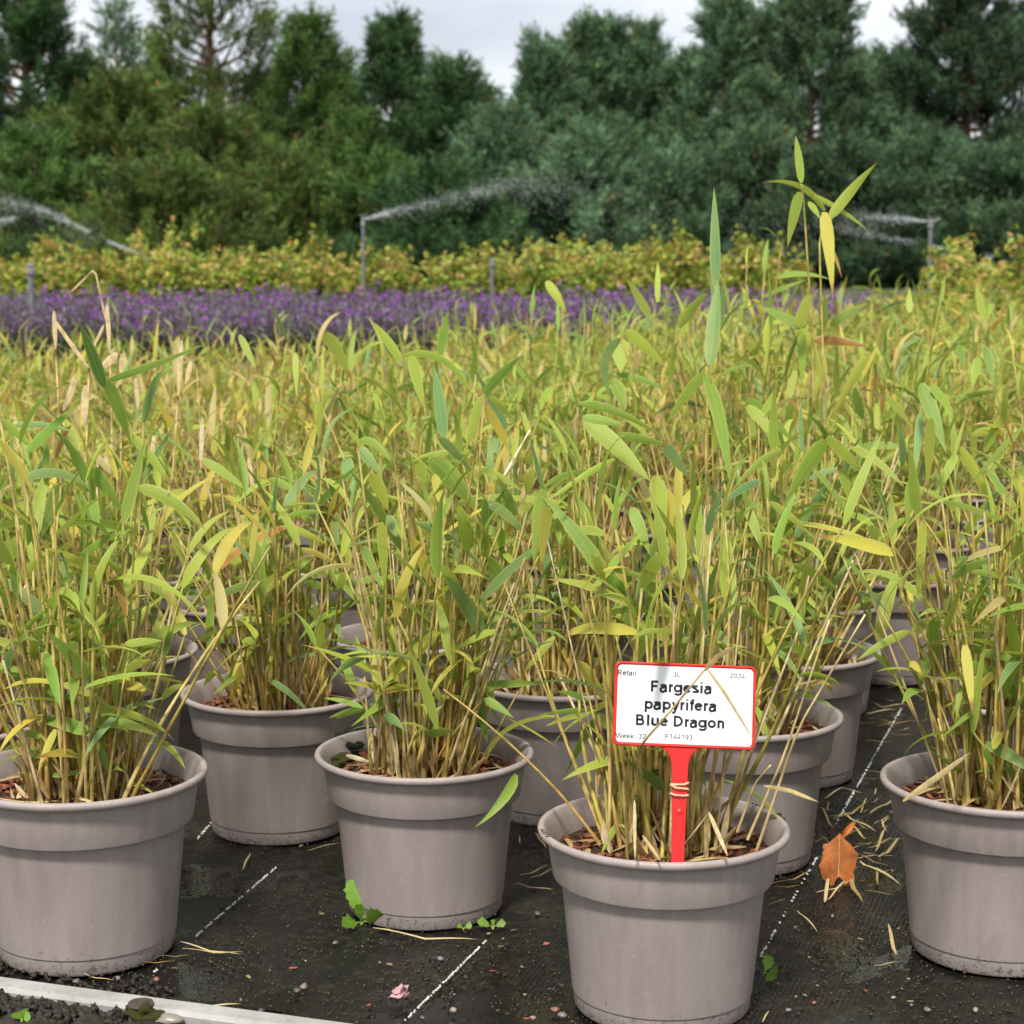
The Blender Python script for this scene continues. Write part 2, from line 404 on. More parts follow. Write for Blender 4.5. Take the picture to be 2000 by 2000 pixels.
# fabric sheet: from the edging to the far end of the beds
def bedpt(s, t): p = e0 + (-E_DIR) * s + E_N * t; return (p.x, p.y)
_w = np.random.default_rng(21)
WAVES = [(lam, *_w.uniform(0, 6.283, 2), amp) for lam, amp in ((.31, .0012), (.22, .0010), (.15, .0008), (.11, .0006), (.07, .00045), (.05, .0004), (.034, .0003), (.024, .00022))]
def relief(x, y):
    z = 0
    for lam, th, ph, amp in WAVES:
        z = z + amp * np.sin(6.283 / lam * (x * math.cos(th) + y * math.sin(th)) + ph + 1.3 * np.sin(6.283 / (lam * 1.7) * (y * math.cos(th) - x * math.sin(th)) + ph * 2))
    return z
def fabric():
    mb = MB()
    S = np.concatenate([np.linspace(-6, -.95, 20), np.linspace(-.93, 1.1, 270), np.linspace(1.2, 8, 24)]); T = np.concatenate([np.linspace(-.005, 1.0, 140), np.linspace(1.03, 26, 50)])
    nx, ny = len(S), len(T); sg, tg = np.meshgrid(S, T)
    x = e0.x - E_DIR.x * sg + E_N.x * tg; y = e0.y - E_DIR.y * sg + E_N.y * tg
    v = np.stack([x, y, relief(x, y) * np.clip((tg + .005) / .05, 0, 1) - .0026], -1).reshape(-1, 3)
    v[:, 2] = np.minimum(v[:, 2], -.0002)
    i = np.arange(ny - 1)[:, None] * nx; j = np.arange(nx - 1)[None, :]
    mb.add(v, np.stack([i + j, i + j + 1, i + nx + j + 1, i + nx + j], -1).reshape(-1, 4))
    return tag(link('ground_fabric', mb.mesh('ground_fabric', M['fabric'])), kind='structure')
fab = fabric()

# white tracer threads woven into the fabric (rows of little stitches)
def thread(p, q, gap):
    mb = MB(); d = q - p; L = d.length; d.normalize(); s = Vector((-d.y, d.x, 0)); k = 0.0
    while k < L:
        ln = random.uniform(.003, .0048)
        if not gap(k / L):
            c = p + d * (k + ln / 2) + s * random.uniform(-.0005, .0005); w = random.uniform(.0012, .0018)
            a, b_ = d * ln / 2, s * w + d * 0.0008
            mb.add([c - a + Vector((0, 0, .0004)), c + b_ + Vector((0, 0, .0005)), c + a + Vector((0, 0, .0004)), c - b_ + Vector((0, 0, .0005)), c + Vector((0, 0, .0016))],
                   [[0, 3, 4], [3, 2, 4], [2, 1, 4], [1, 0, 4]])
        k += ln * .8 + random.uniform(.0, .0007)
    tag(link('tracer_thread', mb.mesh('tracer_thread', M['thread']), fab), kind='stuff')
for (ax, ay, bx, by), gp in (((790, 1995, 950, 1838), lambda t: random.random() < .10),
                             ((1485, 1870, 1760, 1385), lambda t: random.random() < (.30 if t > .35 else .55) or .30 < t < .42),
                             ((300, 1900, 545, 1690), lambda t: random.random() < .25 or .05 < t < .28),
                             ((385, 1640, 415, 1605), lambda t: random.random() < .2)):
    thread(on_z(ax, ay, .0005), on_z(bx, by, .0005), gp)

# pale edging strip
def edging():
    mb = MB(); n = 60; S = np.linspace(-1.2, 2.0, n)
    cross = [(-.021, -.03), (-.021, .004), (-.018, .0075), (-.003, .0085), (0.0, .006), (0.0, -.03)]
    v = []
    for s in S:
        for (t, z) in cross:
            x, y = bedpt(s, t + .0012 * math.sin(s * 7)); v.append((x, y, z + .0010 * math.sin(s * 5 + 1)))
    k = len(cross); i = np.arange(n - 1)[:, None] * k; j = np.arange(k - 1)[None, :]
    mb.add(v, np.stack([i + j, i + k + j, i + k + j + 1, i + j + 1], -1).reshape(-1, 4))
    return tag(link('edging_strip', mb.mesh('edging_strip', M['board'], True, 40)), 'pale grey weathered edging strip along the front of the fabric', 'edging')
edging()

# dark earth in front of the strip
def earth():
    mb = MB(); nx, ny = 240, 44
    v = np.zeros((ny, nx, 3))
    for a, t in enumerate(np.linspace(-.019, -.30, ny)):
        for b_, s in enumerate(np.linspace(-.9, .9, nx)):
            v[a, b_, :2] = bedpt(s, t)
    z = rng.normal(0, 1, (ny, nx))
    for _ in range(1): z = (z + np.roll(z, 1, 0) + np.roll(z, 1, 1) + np.roll(z, -1, 0) + np.roll(z, -1, 1)) / 3.0
    z2 = rng.normal(0, 1, (ny // 4 + 1, nx // 4 + 1)); z2 = np.kron(z2, np.ones((4, 4)))[:ny, :nx]
    for _ in range(2): z2 = (z2 + np.roll(z2, 1, 0) + np.roll(z2, 1, 1) + np.roll(z2, -1, 0) + np.roll(z2, -1, 1)) / 4.0
    v[:, :, 2] = -.002 + z * .0022 + np.abs(z2) * .0045
    v[0, :, 2] = np.minimum(v[0, :, 2], .002)
    i = np.arange(ny - 1)[:, None] * nx; j = np.arange(nx - 1)[None, :]
    mb.add(v.reshape(-1, 3), np.stack([i + j, i + nx + j, i + nx + j + 1, i + j + 1], -1).reshape(-1, 4))
    tag(link('earth', mb.mesh('earth', M['earth'], False)), kind='structure')
earth()

def lump_mesh(name, material, seed, col=(1, 1, 1, 1), rough=.25, sub=2):
    import bmesh
    bm = bmesh.new(); bmesh.ops.create_icosphere(bm, subdivisions=sub, radius=1.0)
    r = np.random.default_rng(seed); d = r.normal(0, 1, (5, 3))
    for vv in bm.verts:
        n_ = vv.co.normalized(); k = 1 + sum(rough * .4 * math.sin(3 * n_.dot(Vector(x)) + i) for i, x in enumerate(d)) + r.normal(0, rough * .15)
        vv.co = n_ * k
    me = bpy.data.meshes.new(name); bm.to_mesh(me); bm.free()
    a = me.color_attributes.new('Col', 'FLOAT_COLOR', 'POINT')
    a.data.foreach_set('color', np.tile(np.array(col, np.float32), len(me.vertices)))
    for p in me.polygons: p.use_smooth = True
    me.materials.append(material)
    return me
# crumbs of soil along the strip and round the feet of the pots
def crumbs(name, centres, count, spread, size, material, zoff=0.0):
    mb = MB()
    for (x, y) in centres:
        for _ in range(count):
            a = random.gauss(0, spread); b_ = random.gauss(0, spread); s = size * random.uniform(.4, 1.3)
            q = Matrix.Rotation(random.uniform(0, 6.28), 3, 'Z') @ Matrix.Rotation(random.uniform(0, 6.28), 3, 'X')
            mb.add((np.array([[1, 0, -.5], [-.6, .9, -.4], [-.5, -.8, -.5], [0, 0, .9], [.5, .6, .4]]) + rng.normal(0, .25, (5, 3))) @ np.array(q).T * s + np.array([x + a, y + b_, s * .4 + zoff]),
                   [[0, 1, 4], [1, 3, 4], [0, 4, 3], [1, 2, 3], [2, 0, 3], [0, 2, 1]])
    return tag(link(name, mb.mesh(name, material, False)), kind='stuff')
cs = [bedpt(-s, random.uniform(-.045, -.03)) for s in np.linspace(.10, .55, 26)] + [bedpt(-s, random.uniform(-.06, -.04)) for s in np.linspace(.02, .5, 10)]
tag(crumbs('soil_crumbs', cs, 34, .010, .0042, M['earth']), 'dark wet soil crumbs heaped below the pale edging strip', 'soil')
cs = [bedpt(-s, random.uniform(.006, .05)) for s in np.linspace(.12, .55, 22)]
tag(crumbs('soil_crumbs', cs, 26, .012, .0030, M['earth']), 'dark soil crumbs between the edging strip and the pots', 'soil')

gc = []
for _ in range(260):
    q = on_z(random.uniform(-40, 2040), random.uniform(1500, 2000) , 0); 
    if (q - e0).dot(E_N) > .01: gc.append((q.x, q.y))
tag(crumbs('grit', gc, 26, .022, .0013, M['grit']), 'fine dark grit strewn over the wet fabric', 'grit')
# ------------------------------------------------------------------ bamboo
LEAFCOL = {'g': (0.185, 0.350, 0.042), 'y': (0.400, 0.490, 0.060), 'b': (0.160, 0.320, 0.115), 'Y': (0.620, 0.510, 0.075),
           'o': (0.420, 0.190, 0.050), 's': (0.600, 0.460, 0.200), 'd': (0.090, 0.215, 0.030), 'n': (0.300, 0.430, 0.050)}
def leafcol(k):
    c = np.array(LEAFCOL[k]) * random.uniform(.82, 1.18) * np.array([random.uniform(.9, 1.12), 1, random.uniform(.85, 1.15)])
    wear = {'g': .15, 'y': .5, 'b': .15, 'Y': .8, 'o': 1.0, 's': .6, 'd': .08, 'n': .4}[k] * random.uniform(.6, 1.5)
    return (*c, min(1, wear))

# leaf templates: unit length along +Y, unit width, drooping in -Z
TEMPL = []
for i in range(24):
    mb = MB(); n = 8; v = np.linspace(0, 1, n)
    droop = random.uniform(.1, 1.5); tw = random.uniform(-.7, .7); fold = random.uniform(.08, .5); sway = random.uniform(-.25, .25)
    ang = droop * v ** 1.4; st = 1 / (n - 1)
    p = np.zeros((n, 3))
    for k in range(1, n):
        a = (ang[k] + ang[k - 1]) / 2; p[k] = p[k - 1] + st * np.array([math.sin(sway * v[k]), math.cos(a), -math.sin(a)])
    side = np.stack([np.cos(tw * v), np.zeros(n), np.sin(tw * v)], 1)
    half = leaf_profile(v, random.uniform(.95, 1.3)) * .5
    # half width is in units of width; the object scale is (w, L, L), so keep x free of the length
    pts = np.asarray(p); nr = np.stack([np.zeros(n), np.sin(ang), np.cos(ang)], 1)
    l_ = pts.copy(); r_ = pts.copy()
    l_[:, 0] += half * np.cos(tw * v); r_[:, 0] -= half * np.cos(tw * v)
    l_ += nr * (half * .16 * (fold + np.sin(tw * v)))[:, None]; r_ += nr * (half * .16 * (fold - np.sin(tw * v)))[:, None]
    V = np.stack([l_, pts, r_], 1).reshape(-1, 3)
    uv = np.stack([np.tile([0, .5, 1], n), np.repeat(v, 3)], 1)
    ii = np.arange(n - 1)[:, None] * 3; kk = np.array([0, 1])[None, :]
    F = np.stack([ii + kk, ii + kk + 1, ii + kk + 4, ii + kk + 3], -1).reshape(-1, 4)
    mb.add(V, F, (1, 1, 1, 1), uv)
    TEMPL.append((V, F, uv, mb.mesh('bamboo_leaf', M['leaf_obj'])))

def dir_matrix(p, d, roll, w, L):
    d = d.normalized(); z = Vector((0, 0, 1))
    x = d.cross(z)
    if x.length < 1e-3: x = Vector((1, 0, 0))
    x.normalize(); zz = x.cross(d)
    m = Matrix((x, d, zz)).transposed()
    m = m @ Matrix.Rotation(roll, 3, 'Y')
    return Matrix.Translation(p) @ (m @ Matrix.Diagonal((w, L, L))).to_4x4()

CULMC = [(0.60, 0.41, 0.105), (0.50, 0.36, 0.085), (0.33, 0.29, 0.050), (0.66, 0.49, 0.19), (0.42, 0.25, 0.065), (0.50, 0.42, 0.09), (0.62, 0.45, 0.14)]
def culm_curve(p0, p1, bend, nodes):
    """node rings along a gently bowed stem from p0 to p1"""
    n = nodes * 3 + 2; t = np.linspace(0, 1, n)
    a, b_ = np.array(p0), np.array(p1); m = (a + b_) / 2 + np.array(bend)
    return ((1 - t) ** 2)[:, None] * a + (2 * t * (1 - t))[:, None] * m + (t ** 2)[:, None] * b_
def add_culm(mb, p0, p1, r, bend=(0, 0, 0), pale=False, sides=5):
    L = (Vector(p1) - Vector(p0)).length; nodes = max(2, int(L / .055))
    pts = culm_curve(p0, p1, bend, nodes); n = len(pts)
    rad = r * np.linspace(1.1, .55, n); base = np.array(random.choice(CULMC)) * random.uniform(.75, 1.2)
    top = np.array((.40, .36, .085)) * random.uniform(.8, 1.2)
    if pale: base = np.array(random.choice([(.62, .47, .22), (.55, .40, .16), (.66, .54, .30), (.48, .33, .12)])) * random.uniform(.8, 1.1); top = base * 1.05
    t = np.linspace(0, 1, n)[:, None]; c = base * (1 - t * .6) + top * t * .6
    k = np.arange(n) % 3 == 1
    rad[k] *= 1.35; c[k] *= .55
    tube(mb, pts, rad, sides, np.concatenate([c, np.ones((n, 1))], 1))
    return pts

SOIL_Z, RIM_Z, RIM_R = 0.124, 0.146, 0.100

def gen_plant(height=.36, n_culm=46, per=4.2, yellow=.4, straw=.1, spread=.045, lean=13, tall_n=0, low=16, stalks=22):
    """returns culms [(p0,p1,r,bend)] and leaves [(p,dir,roll,w,L,colour key,template)] in plant coordinates"""
    culms, leaves = [], []
    for i in range(n_culm):
        a = random.uniform(0, 6.283); rr = spread * math.sqrt(random.random())
        p0 = Vector((rr * math.cos(a), rr * math.sin(a), SOIL_Z - .004))
        tilt = R(abs(random.gauss(0, 1)) * lean * (.5 + rr / spread)); az = a + random.gauss(0, .6)
        h = height * random.choice([random.uniform(.18, .5), random.uniform(.45, .85), random.uniform(.6, 1.0), random.uniform(.7, 1.08)])
        if i < tall_n: h = height * random.uniform(1.08, 1.42); tilt *= .6
        d = Vector((math.sin(tilt) * math.cos(az), math.sin(tilt) * math.sin(az), math.cos(tilt)))
        p1 = p0 + d * h; bend = Vector((random.gauss(0, .012), random.gauss(0, .012), 0)) - Vector((d.x, d.y, 0)) * h * .12
        culms.append((p0, p1, random.uniform(.0011, .0019), bend))
        dry = random.random() < straw
        if h < height * .3 and random.random() < .6: continue
        k = max(1, int(random.gauss(per, 1.3) * (h / height) + .4))
        for j in range(k):
            t = 1 - (1 - random.uniform(.12, .30)) * (j / max(1, k)) * random.uniform(.75, 1.0)
            q = (1 - t) ** 2 * p0 + 2 * t * (1 - t) * ((p0 + p1) / 2 + bend) + t * t * p1
            if j == 0:
                el = R(random.uniform(45, 88)); L = random.uniform(.045, .085); w = L * random.uniform(.08, .15)
            else:
                el = R(random.gauss(24, 28)); L = random.uniform(.040, .104) * (.65 + .45 * t); w = L * random.uniform(.105, .16)
            la = random.uniform(0, 6.283)
            ld = Vector((math.cos(la) * math.cos(el), math.sin(la) * math.cos(el), math.sin(el)))
            if dry: key = random.choice('sssYo')
            else:
                x = random.random()
                key = ('Y' if x < yellow * .16 else 'y' if x < yellow * .62 else 'n' if x < .66 else 'g' if x < .90 else 'b')
            leaves.append((q, ld, random.gauss(0, .5), w, L, key, random.randrange(24)))
    for i in range(low):
        a = random.uniform(0, 6.283); z = random.uniform(.138, .245); rr = random.uniform(.02, .07) if z > .165 else random.uniform(.01, .04)
        el = R(random.gauss(5, 25) if z > .165 else random.uniform(10, 60)); la = a + random.gauss(0, .8); L = random.uniform(.030, .066) if z > .165 else random.uniform(.025, .042)
        leaves.append((Vector((rr * math.cos(a), rr * math.sin(a), z)), Vector((math.cos(la) * math.cos(el), math.sin(la) * math.cos(el), math.sin(el))), random.gauss(0, .5), L * random.uniform(.13, .19), L, random.choice('ggnnyyYb'), random.randrange(24)))
    for i in range(stalks):
        a = random.uniform(0, 6.283); rr = spread * 1.1 * math.sqrt(random.random()); az = a + random.gauss(0, .5); tilt = R(abs(random.gauss(0, 1)) * lean * 1.2)
        p0 = Vector((rr * math.cos(a), rr * math.sin(a), SOIL_Z - .004)); h = height * random.uniform(.25, 1.0)
        culms.append((p0, p0 + Vector((math.sin(tilt) * math.cos(az), math.sin(tilt) * math.sin(az), math.cos(tilt))) * h, random.uniform(.0009, .0016), Vector((0, 0, 0)), True))
    return culms, leaves

def litter_mb(n_up, n_flat, seed=0):
    """dry sheaths and straw: upright ones among the stems, flat ones over the mulch"""
    mb = MB()
    for i in range(n_up + n_flat):
        up = i < n_up; a = random.uniform(0, 6.283)
        rr = .052 * math.sqrt(random.random()) if up else .088 * math.sqrt(random.uniform(.05, 1))
        p = np.array([rr * math.cos(a), rr * math.sin(a), SOIL_Z + (random.uniform(0, .012) if up else random.uniform(.003, .008))])
        L = random.uniform(.018, .055) if up else random.uniform(.02, .06); w = random.uniform(.0010, .0032)
        el = R(random.uniform(45, 85)) if up else R(random.uniform(-3, 9)); az = random.uniform(0, 6.283)
        if not up:
            q = p + L * np.array([math.cos(az), math.sin(az), 0])
            if math.hypot(q[0], q[1]) > .0855: continue
        n = 5; v = np.linspace(0, 1, n)
        d = np.array([math.cos(az) * math.cos(el), math.sin(az) * math.cos(el), math.sin(el)])
        pts = p + d * (v * L)[:, None]; pts[:, 2] += (random.uniform(-.1, .12) * L * v * (1 - v) * 4 if not up else 0)
        s = np.cross(d, rng.normal(0, 1, 3)) if up else np.array([-math.sin(az), math.cos(az), random.uniform(-.3, .3)])
        s /= np.linalg.norm(s); side = np.tile(s, (n, 1))
        c = np.array(random.choice([(.55, .42, .20), (.44, .30, .12), (.62, .50, .28), (.33, .20, .08), (.50, .36, .14)])) * random.uniform(.75, 1.1)
        ribbon(mb, pts, side, leaf_profile(v, .55) * w, random.uniform(.1, .7), (*c, 1))
    return mb
def chips_mb(n):
    mb = MB()
    for _ in range(n):
        a = random.uniform(0, 6.283); rr = .0815 * math.sqrt(random.random())
        L = random.uniform(.004, .013); q = Matrix.Rotation(random.uniform(0, 6.28), 3, 'Z') @ Matrix.Rotation(random.gauss(0, .35), 3, 'X') @ Matrix.Rotation(random.gauss(0, .35), 3, 'Y')
        c = np.array(random.choice([(.25, .072, .032), (.18, .050, .024), (.31, .105, .050), (.12, .038, .020), (.20, .085, .045)])) * random.uniform(.7, 1.15)
        box_mb(mb, (L, L * random.uniform(.25, .6), random.uniform(.0012, .003)), (rr * math.cos(a), rr * math.sin(a), SOIL_Z + random.uniform(.0005, .005)), q, (*c, 1), .13)
    return mb

# shared meshes for every pot
POT_PROF = [(0.0, .003), (.066, .003), (.0695, .0), (.0705, .002), (.0712, .0125), (.0722, .0135), (.0812, .1050), (.0814, .1058), (.0866, .1060), (.0876, .1066), (.0881, .1078),
            (.0908, .1250), (.0934, .1395)]
RIM_PROF = [(.0932, .1390), (.0975, .1396), (.0995, .1412), (.1003, .1436), (.0996, .1458), (.0975, .1468), (.0955, .1464), (.0944, .1448), (.0915, .1390), (.0878, .1240), (.0862, .1100)]
mb = MB(); lathe(mb, POT_PROF, 80); POT_ME = mb.mesh('pot', M['pot'], True, 34)
mb = MB(); lathe(mb, RIM_PROF, 80); RIM_ME = mb.mesh('rim', M['pot'], True, 60)
def soil_me():
    mb = MB(); n = 13; seg = 40; v = [[0, 0, SOIL_Z + .003]]; f = []
    for i in range(1, n):
        r = .0880 * i / (n - 1)
        for j in range(seg):
            a = j * 6.2832 / seg; v.append([r * math.cos(a), r * math.sin(a), SOIL_Z + random.gauss(0, .0012) + .003 * (1 - (i / n) ** 2)])
    tri = [[0, 1 + j, 1 + (j + 1) % seg] for j in range(seg)]
    for i in range(n - 2):
        for j in range(seg):
            a, b_ = 1 + i * seg + j, 1 + i * seg + (j + 1) % seg; f.append([a, a + seg, b_ + seg, b_])
    mb.add(v, tri); mb.f.append(np.array(f)); return mb.mesh('soil', M['soil'])
SOIL_ME = soil_me()
CHIP_ME = [chips_mb(330).mesh('bark_chips', M['bark'], False) for _ in range(4)]
LITTER_ME = [litter_mb(80, 55).mesh('dry_litter', M['litter']) for _ in range(5)]

def pot_parts(root, i, rz):
    rot = Matrix.Rotation(rz, 4, 'Z')
    p = link('pot', POT_ME, root, mtx=rot); link('rim', RIM_ME, p)
    s = link('soil', SOIL_ME, root, mtx=rot)
    tag(link('bark_chips', CHIP_ME[i % 4], root, mtx=rot), kind='stuff')
    tag(link('dry_litter', LITTER_ME[i % 5], root, mtx=Matrix.Rotation(rz * 1.7, 4, 'Z')), kind='stuff')
    return p

# pots measured in the photograph: rim centre pixel -> ground position
POTS = {  # key: (px, py of rim centre)
    'P0': (180, 1502), 'B': (829, 1466), 'S': (1296, 1612), 'R': (1956, 1530), 'C': (542, 1347), 'D': (1448, 1392), 'E': (1092, 1322),
    'F': (215, 1268), 'G': (1549, 1268), 'H': (1592, 1170), 'J': (806, 1240), 'I': (1990, 1352)}
pos = {k: on_z(x, y, RIM_Z) for k, (x, y) in POTS.items()}
for k in pos: pos[k].z = 0
pos['P0'] = on_z(170, 1846, 0)
SCALE = {'P0': 1.07, 'R': 1.025}
LABELS = {
    'S': 'taupe potted bamboo with the red plant label stuck in its mulch',
    'B': 'taupe potted bamboo with a mossy soil clump and weeds at its foot',
    'P0': 'taupe potted bamboo standing beside the pale edging strip and soil crumbs',
    'R': 'taupe potted bamboo across the straw-littered gap from the labelled pot',
    'C': 'taupe potted bamboo with yellow hanging leaves between the edging-strip pot and the weedy pot',
    'D': 'taupe potted bamboo directly behind the labelled pot, beside the orange fallen leaf',
    'E': 'taupe potted bamboo directly behind the weedy pot',
    'F': 'taupe potted bamboo behind the edging-strip pot in the second row',
    'G': 'taupe potted bamboo third in the row behind the red label',
    'H': 'taupe potted bamboo fourth in the row behind the red label',
    'J': 'taupe potted bamboo third in the row behind the pot by the edging strip',
    'I': 'taupe potted bamboo directly behind the one across the straw-littered gap'}
GROUP_NEAR = 'potted bamboos in the front rows'
ROOT, HERO_CULM, NEAR = {}, {}, list(POTS)

